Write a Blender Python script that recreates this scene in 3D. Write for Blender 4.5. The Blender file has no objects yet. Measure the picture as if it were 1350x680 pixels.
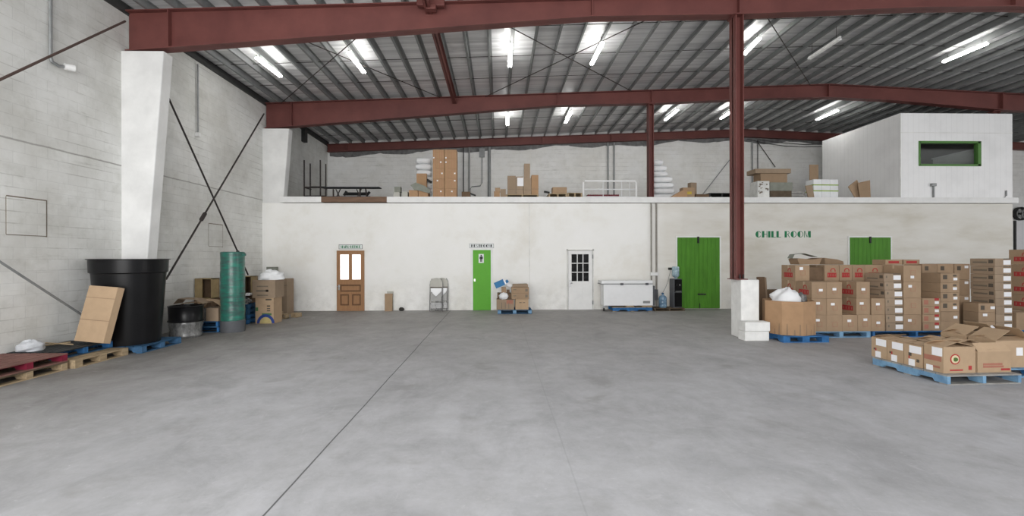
import bpy, math, random
from mathutils import Vector, Matrix
random.seed(7)
S = bpy.context.scene
C = S.collection
PI = math.pi

# ------------------------------------------------------------------ camera
F, CX, CY, H = 615.0, 675.0, 340.0, 1.8
YAW = math.atan(18 / F)
ROLL = math.radians(0.14)
fw = Vector((math.sin(YAW), math.cos(YAW), 0))
r0 = Vector((math.cos(YAW), -math.sin(YAW), 0))
up0 = Vector((0, 0, 1))
rt = r0 * math.cos(ROLL) - up0 * math.sin(ROLL)
upv = up0 * math.cos(ROLL) + r0 * math.sin(ROLL)
EYE = Vector((0, 0, H))


def ray(px, py):
    return fw + rt * ((px - CX) / F) + upv * ((CY - py) / F)


def P(px, py, Y):
    d = ray(px, py)
    return EYE + d * (Y / d.y)


def PX(px, py, X):
    d = ray(px, py)
    return EYE + d * (X / d.x)


def PZ(px, py, z):
    d = ray(px, py)
    return EYE + d * ((z - H) / d.z)


cam = bpy.data.objects.new('camera', bpy.data.cameras.new('camera'))
C.objects.link(cam)
cam.data.sensor_width = 36
cam.data.lens = F / 1350 * 36
cam.data.clip_end = 200
m = Matrix((rt, upv, -fw)).transposed().to_4x4()
m.translation = EYE
cam.matrix_world = m
S.camera = cam

# ------------------------------------------------------------------ materials
MATS = {}


def mat(name, col, rough=.7, metal=0., var=.12, scale=6., stretch=(1, 1, 1), bump=0., spec=.3, dark=None, objvar=0.,
        coord='Object'):
    m = bpy.data.materials.new(name)
    m.use_nodes = True
    nt = m.node_tree
    b = nt.nodes['Principled BSDF']
    b.inputs['Roughness'].default_value = rough
    b.inputs['Metallic'].default_value = metal
    b.inputs['Specular IOR Level'].default_value = spec
    tc = nt.nodes.new('ShaderNodeTexCoord')
    mp = nt.nodes.new('ShaderNodeMapping')
    mp.inputs['Scale'].default_value = stretch
    nz = nt.nodes.new('ShaderNodeTexNoise')
    nz.inputs['Scale'].default_value = scale
    nz.inputs['Detail'].default_value = 5
    nz.inputs['Roughness'].default_value = .62
    nt.links.new(tc.outputs[coord], mp.inputs[0])
    nt.links.new(mp.outputs[0], nz.inputs[0])
    cr = nt.nodes.new('ShaderNodeValToRGB')
    d = dark or tuple(c * (1 - var * 1.6) for c in col)
    cr.color_ramp.elements[0].position = .3
    cr.color_ramp.elements[1].position = .68
    cr.color_ramp.elements[0].color = (*d, 1)
    cr.color_ramp.elements[1].color = (*[min(1, c * (1 + var * .5)) for c in col], 1)
    nt.links.new(nz.outputs[0], cr.inputs[0])
    out = cr.outputs[0]
    if objvar:
        oi = nt.nodes.new('ShaderNodeObjectInfo')
        mr = nt.nodes.new('ShaderNodeMapRange')
        mr.inputs['To Min'].default_value = 1 - objvar
        mr.inputs['To Max'].default_value = 1 + objvar * .6
        nt.links.new(oi.outputs['Random'], mr.inputs[0])
        hs = nt.nodes.new('ShaderNodeHueSaturation')
        nt.links.new(mr.outputs[0], hs.inputs['Value'])
        nt.links.new(out, hs.inputs['Color'])
        out = hs.outputs[0]
    nt.links.new(out, b.inputs['Base Color'])
    if bump:
        bp = nt.nodes.new('ShaderNodeBump')
        bp.inputs['Strength'].default_value = bump
        bp.inputs['Distance'].default_value = .01
        nt.links.new(nz.outputs[0], bp.inputs['Height'])
        nt.links.new(bp.outputs[0], b.inputs['Normal'])
    MATS[name] = m
    return m


def emit(name, col, s):
    m = bpy.data.materials.new(name)
    m.use_nodes = True
    b = m.node_tree.nodes['Principled BSDF']
    b.inputs['Base Color'].default_value = (*col, 1)
    b.inputs['Emission Color'].default_value = (*col, 1)
    b.inputs['Emission Strength'].default_value = s
    MATS[name] = m
    return m


def N(nt, t, **kw):
    n = nt.nodes.new('ShaderNode' + t)
    for k, v in kw.items():
        if k in n.inputs:
            n.inputs[k].default_value = v
        else:
            setattr(n, k, v)
    return n


def ramp(nt, src, stops):
    cr = nt.nodes.new('ShaderNodeValToRGB')
    el = cr.color_ramp.elements
    while len(el) < len(stops):
        el.new(.5)
    for e, (p, c) in zip(el, stops):
        e.position = p
        e.color = (*c, 1) if not isinstance(c, float) else (c, c, c, 1)
    nt.links.new(src, cr.inputs[0])
    return cr.outputs[0]


def mix(nt, a, b, fac, mode='MIX'):
    mx = nt.nodes.new('ShaderNodeMix')
    mx.data_type = 'RGBA'
    mx.blend_type = mode
    for s, v in ((0, fac), (6, a), (7, b)):
        if isinstance(v, (int, float)):
            mx.inputs[s].default_value = v
        elif isinstance(v, tuple):
            mx.inputs[s].default_value = (*v, 1)
        else:
            nt.links.new(v, mx.inputs[s])
    return mx.outputs[2]


def block_wall(name, base, axis, mortar=.86, grime=.25, bumpy=.5, bw=.4, bh=.2, crack=None):
    """painted concrete block; axis 'x' for walls that run along X, 'y' along Y"""
    m = bpy.data.materials.new(name)
    m.use_nodes = True
    nt = m.node_tree
    b = nt.nodes['Principled BSDF']
    b.inputs['Roughness'].default_value = .75
    b.inputs['Specular IOR Level'].default_value = .25
    geo = N(nt, 'NewGeometry')
    sp = N(nt, 'SeparateXYZ')
    nt.links.new(geo.outputs['Position'], sp.inputs[0])
    cb = N(nt, 'CombineXYZ')
    nt.links.new(sp.outputs[0 if axis == 'x' else 1], cb.inputs[0])
    nt.links.new(sp.outputs[2], cb.inputs[1])
    br = N(nt, 'TexBrick')
    br.inputs['Scale'].default_value = 1
    br.inputs['Brick Width'].default_value = bw
    br.inputs['Row Height'].default_value = bh
    br.inputs['Mortar Size'].default_value = .006
    br.inputs['Mortar Smooth'].default_value = .6
    br.inputs['Color1'].default_value = (1, 1, 1, 1)
    br.inputs['Color2'].default_value = (.955, .955, .955, 1)
    br.inputs['Mortar'].default_value = (mortar, mortar, mortar, 1)
    nt.links.new(cb.outputs[0], br.inputs[0])
    n1 = N(nt, 'TexNoise', Scale=.55, Detail=6., Roughness=.65)
    nt.links.new(cb.outputs[0], n1.inputs[0])
    g1 = ramp(nt, n1.outputs[0], [(.3, tuple(c * (1 - grime) for c in (1, .985, .95))), (.62, (1., 1., 1.))])
    mp = N(nt, 'Mapping')
    mp.inputs['Scale'].default_value = (.5, 6, 1)
    nt.links.new(cb.outputs[0], mp.inputs[0])
    n2 = N(nt, 'TexNoise', Scale=1.2, Detail=6., Roughness=.7)
    nt.links.new(mp.outputs[0], n2.inputs[0])
    g2 = ramp(nt, n2.outputs[0], [(.3, (.74, .74, .72)), (.4, (1., 1., 1.))])
    c = mix(nt, base, br.outputs[0], 1., 'MULTIPLY')
    c = mix(nt, c, g1, 1., 'MULTIPLY')
    c = mix(nt, c, g2, .8, 'MULTIPLY')
    # blotchy paint and broken joint lines along the courses
    n4 = N(nt, 'TexNoise', Scale=2.6, Detail=8., Roughness=.75)
    nt.links.new(cb.outputs[0], n4.inputs[0])
    c = mix(nt, c, ramp(nt, n4.outputs[0], [(.3, (.84, .84, .82)), (.5, (1., 1., 1.))]), .8, 'MULTIPLY')
    pp = N(nt, 'Math', operation='PINGPONG')
    pp.inputs[1].default_value = .1
    nt.links.new(sp.outputs[2], pp.inputs[0])
    ln = N(nt, 'MapRange')
    ln.inputs['From Min'].default_value = .012
    ln.inputs['From Max'].default_value = .004
    nt.links.new(pp.outputs[0], ln.inputs[0])
    n5 = N(nt, 'TexNoise', Scale=.9, Detail=6., Roughness=.7)
    nt.links.new(cb.outputs[0], n5.inputs[0])
    ml = N(nt, 'Math', operation='MULTIPLY')
    nt.links.new(ln.outputs[0], ml.inputs[0])
    nt.links.new(ramp(nt, n5.outputs[0], [(.5, 0.), (.62, .6)]), ml.inputs[1])
    c = mix(nt, c, (.42, .41, .38), ml.outputs[0])
    if crack:
        w = N(nt, 'Math', operation='MULTIPLY_ADD')
        nt.links.new(n4.outputs[0], w.inputs[0])
        w.inputs[1].default_value = .05
        nt.links.new(sp.outputs[2], w.inputs[2])
        a = N(nt, 'Math', operation='SUBTRACT')
        nt.links.new(w.outputs[0], a.inputs[0])
        a.inputs[1].default_value = crack + .025
        ab = N(nt, 'Math', operation='ABSOLUTE')
        nt.links.new(a.outputs[0], ab.inputs[0])
        lk = N(nt, 'MapRange')
        lk.inputs['From Min'].default_value = .022
        lk.inputs['From Max'].default_value = .006
        lk.inputs['To Max'].default_value = .75
        nt.links.new(ab.outputs[0], lk.inputs[0])
        c = mix(nt, c, (.3, .29, .27), lk.outputs[0])
    nt.links.new(c, b.inputs['Base Color'])
    bp = N(nt, 'Bump', Strength=bumpy, Distance=.012)
    n3 = N(nt, 'TexNoise', Scale=14., Detail=4.)
    nt.links.new(cb.outputs[0], n3.inputs[0])
    h = mix(nt, br.outputs[0], n3.outputs[1], .25)
    nt.links.new(h, bp.inputs['Height'])
    nt.links.new(bp.outputs[0], b.inputs['Normal'])
    MATS[name] = m


def plaster_wall(name):
    m = bpy.data.materials.new(name)
    m.use_nodes = True
    nt = m.node_tree
    b = nt.nodes['Principled BSDF']
    b.inputs['Roughness'].default_value = .8
    b.inputs['Specular IOR Level'].default_value = .2
    geo = N(nt, 'NewGeometry')
    sp = N(nt, 'SeparateXYZ')
    nt.links.new(geo.outputs['Position'], sp.inputs[0])
    n1 = N(nt, 'TexNoise', Scale=.5, Detail=7., Roughness=.68)
    nt.links.new(geo.outputs['Position'], n1.inputs[0])
    g1 = ramp(nt, n1.outputs[0], [(.28, (.86, .84, .79)), (.5, (.97, .97, .955)), (.7, (1., 1., 1.))])
    # bare concrete tone beyond the pipes, blotchy
    mr = N(nt, 'MapRange')
    mr.inputs['From Min'].default_value = 5.2
    mr.inputs['From Max'].default_value = 5.9
    nt.links.new(sp.outputs[0], mr.inputs[0])
    mp2 = N(nt, 'Mapping')
    mp2.inputs['Scale'].default_value = (.5, 1, 1.7)
    nt.links.new(geo.outputs['Position'], mp2.inputs[0])
    n2 = N(nt, 'TexNoise', Scale=.8, Detail=8., Roughness=.62)
    nt.links.new(mp2.outputs[0], n2.inputs[0])
    g2 = ramp(nt, n2.outputs[0], [(.3, (.76, .73, .66)), (.5, (.9, .885, .85)), (.7, (.97, .965, .95))])
    c = mix(nt, (.94, .935, .92), g1, 1., 'MULTIPLY')
    c = mix(nt, c, mix(nt, (.83, .82, .79), g2, 1., 'MULTIPLY'), mr.outputs[0])
    # scuffed, dirty lower band
    n4 = N(nt, 'TexNoise', Scale=2.2, Detail=8., Roughness=.75)
    nt.links.new(geo.outputs['Position'], n4.inputs[0])
    lo = N(nt, 'MapRange')
    lo.inputs['From Min'].default_value = 1.3
    lo.inputs['From Max'].default_value = 0.
    nt.links.new(sp.outputs[2], lo.inputs[0])
    ml = N(nt, 'Math', operation='MULTIPLY')
    nt.links.new(lo.outputs[0], ml.inputs[0])
    nt.links.new(ramp(nt, n4.outputs[0], [(.42, 0.), (.7, .55)]), ml.inputs[1])
    c = mix(nt, c, (.5, .49, .46), ml.outputs[0])
    nt.links.new(c, b.inputs['Base Color'])
    bp = N(nt, 'Bump', Strength=.12, Distance=.01)
    nt.links.new(n4.outputs[0], bp.inputs['Height'])
    nt.links.new(bp.outputs[0], b.inputs['Normal'])
    MATS[name] = m


def floor_mat():
    m = bpy.data.materials.new('concrete_floor')
    m.use_nodes = True
    nt = m.node_tree
    b = nt.nodes['Principled BSDF']
    b.inputs['Specular IOR Level'].default_value = .25
    geo = N(nt, 'NewGeometry')
    sp = N(nt, 'SeparateXYZ')
    nt.links.new(geo.outputs['Position'], sp.inputs[0])
    n1 = N(nt, 'TexNoise', Scale=.35, Detail=8., Roughness=.65)
    nt.links.new(geo.outputs['Position'], n1.inputs[0])
    base = ramp(nt, n1.outputs[0], [(.28, (.365, .366, .375)), (.5, (.445, .447, .46)), (.72, (.53, .534, .552))])
    # dry sweeping streaks
    mp = N(nt, 'Mapping')
    mp.inputs['Scale'].default_value = (.8, .55, 1)
    mp.inputs['Rotation'].default_value = (0, 0, .9)
    nt.links.new(geo.outputs['Position'], mp.inputs[0])
    n2 = N(nt, 'TexNoise', Scale=1.6, Detail=9., Roughness=.72, Distortion=.6)
    nt.links.new(mp.outputs[0], n2.inputs[0])
    st = ramp(nt, n2.outputs[0], [(.34, (.85, .85, .85)), (.52, (1., 1., 1.)), (.72, (1.1, 1.1, 1.1))])
    c = mix(nt, base, st, 1., 'MULTIPLY')
    # floor colour turns darker and browner toward the room block
    gm = N(nt, 'MapRange')
    gm.inputs['From Min'].default_value = 6.
    gm.inputs['From Max'].default_value = 13.
    nt.links.new(sp.outputs[1], gm.inputs[0])
    c = mix(nt, c, mix(nt, c, (.8, .775, .73), 1., 'MULTIPLY'), gm.outputs[0])
    # shade beside the wall pallets, painted into the floor colour toward the block wall
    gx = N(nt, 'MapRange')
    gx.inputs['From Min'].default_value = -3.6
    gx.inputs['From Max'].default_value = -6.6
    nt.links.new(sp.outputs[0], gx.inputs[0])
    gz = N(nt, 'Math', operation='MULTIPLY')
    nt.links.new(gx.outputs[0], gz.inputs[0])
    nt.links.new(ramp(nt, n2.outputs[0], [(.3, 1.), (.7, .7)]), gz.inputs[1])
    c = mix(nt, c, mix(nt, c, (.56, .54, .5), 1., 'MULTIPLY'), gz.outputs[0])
    # mottled wear, faint scrapes and sparse oil spots
    nm_ = N(nt, 'TexNoise', Scale=2.4, Detail=10., Roughness=.78)
    nt.links.new(geo.outputs['Position'], nm_.inputs[0])
    c = mix(nt, c, ramp(nt, nm_.outputs[0], [(.3, (.87, .865, .855)), (.5, (1., 1., 1.)), (.7, (1.11, 1.11, 1.12))]), 1., 'MULTIPLY')
    for rot, sc, th in ((.35, (4., 1.2, 1), .7), (-1.1, (1.2, 5., 1), .7)):
        mq = N(nt, 'Mapping')
        mq.inputs['Scale'].default_value = sc
        mq.inputs['Rotation'].default_value = (0, 0, rot)
        nt.links.new(geo.outputs['Position'], mq.inputs[0])
        nq = N(nt, 'TexNoise', Scale=1.1, Detail=9., Roughness=.78, Distortion=.8)
        nt.links.new(mq.outputs[0], nq.inputs[0])
        c = mix(nt, c, (.72, .72, .73), ramp(nt, nq.outputs[0], [(th - .1, 0.), (th + .06, .4)]))
        c = mix(nt, c, (.23, .23, .23), ramp(nt, nq.outputs[0], [(.25, .4), (.37, 0.)]))
    no = N(nt, 'TexNoise', Scale=1.7, Detail=3., Roughness=.5)
    nt.links.new(geo.outputs['Position'], no.inputs[0])
    c = mix(nt, c, (.1, .1, .1), ramp(nt, no.outputs[0], [(.2, .7), (.255, 0.)]))
    # fine pitting and pale scuffs
    n3 = N(nt, 'TexNoise', Scale=9., Detail=9., Roughness=.8)
    nt.links.new(geo.outputs['Position'], n3.inputs[0])
    c = mix(nt, c, (.74, .74, .75), ramp(nt, n3.outputs[0], [(.58, 0.), (.75, .45)]))
    c = mix(nt, c, (.25, .25, .255), ramp(nt, n3.outputs[0], [(.27, .6), (.4, 0.)]))
    n5 = N(nt, 'TexNoise', Scale=1.1, Detail=4., Roughness=.6)
    nt.links.new(geo.outputs['Position'], n5.inputs[0])
    c = mix(nt, c, (.27, .26, .25), ramp(nt, n5.outputs[0], [(.26, .6), (.4, 0.)]))

    # saw-cut joints
    def joint(axis, pos, wd, dep):
        nonlocal c
        a = N(nt, 'Math', operation='SUBTRACT')
        a.inputs[1].default_value = pos
        nt.links.new(sp.outputs[axis], a.inputs[0])
        if axis == 0:   # a slightly wandering cut
            w = N(nt, 'Math', operation='MULTIPLY')
            nz = N(nt, 'TexNoise', Scale=.8, Detail=3.)
            nt.links.new(geo.outputs['Position'], nz.inputs[0])
            w.inputs[1].default_value = .03
            nt.links.new(nz.outputs[0], w.inputs[0])
            a2 = N(nt, 'Math', operation='ADD')
            nt.links.new(a.outputs[0], a2.inputs[0])
            nt.links.new(w.outputs[0], a2.inputs[1])
            a = a2
        ab = N(nt, 'Math', operation='ABSOLUTE')
        nt.links.new(a.outputs[0], ab.inputs[0])
        lt = N(nt, 'MapRange')
        lt.inputs['From Min'].default_value = wd
        lt.inputs['From Max'].default_value = wd * .4
        lt.inputs['To Max'].default_value = dep
        nt.links.new(ab.outputs[0], lt.inputs[0])
        c = mix(nt, c, (.07, .07, .07), lt.outputs[0])
    joint(0, -1.63, .011, .9)
    joint(0, .63, .01, .12)
    joint(0, 5.5, .01, .12)
    joint(1, 10.4, .01, .08)
    joint(1, 16.1, .02, .4)
    nt.links.new(c, b.inputs['Base Color'])
    rr = ramp(nt, n1.outputs[0], [(.3, .5), (.7, .72)])
    nt.links.new(rr, b.inputs['Roughness'])
    bp = N(nt, 'Bump', Strength=.15, Distance=.006)
    nt.links.new(n3.outputs[0], bp.inputs['Height'])
    nt.links.new(bp.outputs[0], b.inputs['Normal'])
    MATS['concrete_floor'] = m


def foil_mat():
    m = bpy.data.materials.new('roof_foil')
    m.use_nodes = True
    nt = m.node_tree
    b = nt.nodes['Principled BSDF']
    b.inputs['Metallic'].default_value = .15
    b.inputs['Roughness'].default_value = .4
    geo = N(nt, 'NewGeometry')
    mp = N(nt, 'Mapping')
    mp.inputs['Scale'].default_value = (.18, 4.5, 1)
    nt.links.new(geo.outputs['Position'], mp.inputs[0])
    n1 = N(nt, 'TexNoise', Scale=1.4, Detail=6., Roughness=.6)
    nt.links.new(mp.outputs[0], n1.inputs[0])
    c = ramp(nt, n1.outputs[0], [(.3, (.52, .52, .53)), (.5, (.78, .78, .79)), (.66, (.95, .95, .96))])
    nt.links.new(c, b.inputs['Base Color'])
    wv = N(nt, 'TexWave', wave_type='BANDS', bands_direction='Y')
    wv.inputs['Scale'].default_value = .55
    wv.inputs['Distortion'].default_value = 2.5
    wv.inputs['Detail'].default_value = 3
    nt.links.new(geo.outputs['Position'], wv.inputs[0])
    bp = N(nt, 'Bump', Strength=.5, Distance=.03)
    h = mix(nt, wv.outputs[0], n1.outputs[1], .5)
    nt.links.new(h, bp.inputs['Height'])
    nt.links.new(bp.outputs[0], b.inputs['Normal'])
    MATS['roof_foil'] = m


def siding_mat():
    m = bpy.data.materials.new('white_siding')
    m.use_nodes = True
    nt = m.node_tree
    b = nt.nodes['Principled BSDF']
    b.inputs['Roughness'].default_value = .6
    geo = N(nt, 'NewGeometry')
    sp = N(nt, 'SeparateXYZ')
    nt.links.new(geo.outputs['Position'], sp.inputs[0])
    ad = N(nt, 'Math', operation='ADD')
    nt.links.new(sp.outputs[0], ad.inputs[0])
    nt.links.new(sp.outputs[1], ad.inputs[1])
    md = N(nt, 'Math', operation='PINGPONG')
    md.inputs[1].default_value = .1
    nt.links.new(ad.outputs[0], md.inputs[0])
    g = ramp(nt, md.outputs[0], [(0., (.9, .9, .9)), (.012, (1., 1., 1.))])
    n1 = N(nt, 'TexNoise', Scale=1.1, Detail=6., Roughness=.6)
    nt.links.new(geo.outputs['Position'], n1.inputs[0])
    g1 = ramp(nt, n1.outputs[0], [(.3, (.84, .84, .84)), (.55, (.92, .92, .92))])
    nt.links.new(mix(nt, g1, g, 1., 'MULTIPLY'), b.inputs['Base Color'])
    MATS['white_siding'] = m


def glass_mat(name, col, alpha_mix, rough=.03):
    m = bpy.data.materials.new(name)
    m.use_nodes = True
    nt = m.node_tree
    nt.nodes.remove(nt.nodes['Principled BSDF'])
    out = nt.nodes['Material Output']
    tr = N(nt, 'BsdfTransparent')
    tr.inputs[0].default_value = (*col, 1)
    gl = N(nt, 'BsdfGlossy')
    gl.inputs['Roughness'].default_value = rough
    mx = N(nt, 'MixShader')
    mx.inputs[0].default_value = alpha_mix
    nt.links.new(tr.outputs[0], mx.inputs[1])
    nt.links.new(gl.outputs[0], mx.inputs[2])
    nt.links.new(mx.outputs[0], out.inputs[0])
    MATS[name] = m


block_wall('left_block', (.82, .825, .805), 'y', mortar=.87, grime=.26, bumpy=.7, crack=3.8)
block_wall('back_block', (.9, .9, .89), 'x', mortar=.9, grime=.1)
plaster_wall('plaster')
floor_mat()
foil_mat()
siding_mat()
glass_mat('window_glass', (.93, .95, .94), .04)
mat('white_paint', (.86, .86, .85), .6, var=.05, scale=3)
mat('column_paint', (.83, .83, .82), .7, var=.08, scale=1.5, bump=.1)
mat('dirty_white', (.8, .8, .77), .75, var=.16, scale=2.5, bump=.1)
mat('red_steel', (.165, .056, .048), .5, var=.14, scale=1.2, dark=(.12, .039, .035), spec=.35)
mat('galvanised', (.3, .31, .31), .5, metal=.35, var=.14, scale=2)
mat('eave_dark', (.05, .05, .05), .7)
mat('grey_conduit', (.3, .31, .31), .5, metal=.3)
mat('dark_rod', (.05, .042, .04), .6, metal=.3)
mat('brown_rod', (.1, .066, .056), .6, metal=.2)
mat('card_a', (.375, .262, .168), .85, var=.07, scale=5, objvar=.1)
mat('card_b', (.355, .265, .185), .85, var=.07, scale=5, objvar=.1)
mat('card_c', (.43, .268, .152), .85, var=.07, scale=5, objvar=.06)
mat('card_d', (.47, .335, .215), .85, var=.06, scale=5, objvar=.06)
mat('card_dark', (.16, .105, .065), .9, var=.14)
mat('card_in', (.3, .205, .13), .9, var=.06)
mat('tape', (.5, .38, .25), .4, var=.03, spec=.5)
mat('paper', (.88, .88, .9), .7, var=.03)
mat('ink_red', (.42, .045, .045), .8, var=.08, scale=25)
mat('ink_pink', (.4, .17, .12), .8, var=.06)
mat('ink_dark', (.11, .09, .07), .8)
mat('ink_grey', (.2, .165, .125), .8)
mat('cream', (.72, .62, .4), .8)
mat('leaf_green', (.09, .16, .04), .8)
mat('rainbow_blue', (.03, .06, .25), .7)
mat('rainbow_yellow', (.55, .45, .2), .7)
mat('rainbow_green', (.08, .2, .08), .7)
mat('blue_wood', (.035, .15, .36), .7, var=.25, scale=5, bump=.2)
mat('blue_worn', (.2, .36, .52), .75, var=.25, scale=6, bump=.2, dark=(.11, .22, .36))
mat('blue_dim', (.03, .1, .2), .75, var=.25, scale=5)
mat('wood_raw', (.42, .32, .2), .8, var=.22, scale=6, stretch=(1, 6, 6), bump=.2)
mat('wood_grey', (.33, .32, .3), .85, var=.2, scale=6, bump=.2)
mat('wood_red', (.22, .015, .04), .7, var=.2, scale=4)
mat('wood_pinkgrey', (.24, .12, .1), .8, var=.2, scale=4)
mat('wood_dark', (.12, .09, .06), .85, var=.2)
mat('door_wood', (.36, .19, .09), .5, var=.13, scale=4, stretch=(7, 7, .7), spec=.3)
mat('door_wood_dark', (.17, .085, .04), .55, var=.15)
mat('black_plastic', (.008, .008, .009), .32, var=.2, scale=3, spec=.22)
mat('black_matt', (.02, .02, .02), .6)
mat('dark_sheet', (.03, .036, .04), .6, var=.2)
mat('green_wrap', (.012, .17, .12), .3, var=.45, scale=2.2, stretch=(1.5, 1.5, 7), bump=.6, spec=.5, dark=(.05, .06, .065))
mat('grey_plastic', (.11, .115, .125), .55, var=.1)
mat('green_paint', (.12, .43, .035), .55, var=.06, scale=2)
mat('green_planks', (.078, .25, .02), .6, var=.16, scale=2.5, stretch=(4, 1, .5))
mat('green_frame', (.1, .24, .06), .5, var=.05)
mat('appliance', (.86, .87, .88), .35, var=.02, spec=.5)
mat('rail_white', (.97, .97, .97), .35, var=.0)
mat('steel', (.5, .5, .5), .3, metal=.9, var=.05)
mat('chair_beige', (.5, .49, .44), .5, var=.08)
mat('chair_grey', (.4, .4, .39), .5, var=.1)
mat('chair_metal', (.22, .22, .22), .4, metal=.6, var=.15)
mat('dull_plastic', (.58, .6, .63), .5, var=.15, scale=9, bump=.5)
mat('tub_pallet_blue', (.06, .15, .28), .75, var=.25, scale=6, bump=.2)
mat('foam', (.87, .88, .89), .8, var=.05, scale=4, bump=.3)
mat('clear_wrap', (.2, .2, .195), .22, var=.6, scale=9, stretch=(1, 1, .45), bump=1., spec=.6, dark=(.025, .025, .025))
mat('water_plastic', (.2, .33, .45), .15, var=.2, scale=6, spec=.6, dark=(.09, .16, .25))
mat('water_pale', (.42, .55, .6), .15, var=.25, scale=8, spec=.6, dark=(.15, .24, .3))
mat('sign_white', (.82, .85, .84), .6, var=.02)
mat('ink_green', (.025, .21, .09), .7, var=.05)
mat('ink_black', (.012, .014, .016), .6)
mat('blue_gloss', (.03, .19, .42), .5, var=.1)
mat('concrete_pale', (.84, .84, .82), .85, var=.08, scale=4, bump=.3)
mat('timber_edge', (.2, .125, .085), .8, var=.2, scale=4, stretch=(.6, 6, 6))
mat('pipe_brown', (.3, .28, .25), .6)
mat('insulation', (.2, .2, .2), .8, var=.3, scale=5)
mat('office_grey', (.36, .36, .355), .8, var=.05)
mat('pane_dark', (.018, .018, .018), .25, var=.5, scale=9, spec=.12)
mat('yellow', (.6, .45, .07), .6)
mat('red_plastic', (.22, .025, .04), .5)
mat('green_strap', (.35, .5, .1), .5)
mat('grey_sheet', (.26, .27, .23), .8)
mat('olive_crate', (.36, .27, .14), .8, var=.12)
mat('lump', (.06, .055, .05), .9)
mat('daylight_white', (.9, .9, .92), .8, var=.02)
emit('tube_on', (1., .99, .95), 30.)
emit('pane_lit', (1., .98, .97), .75)
mat('tube_off', (.93, .93, .92), .4)


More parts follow.
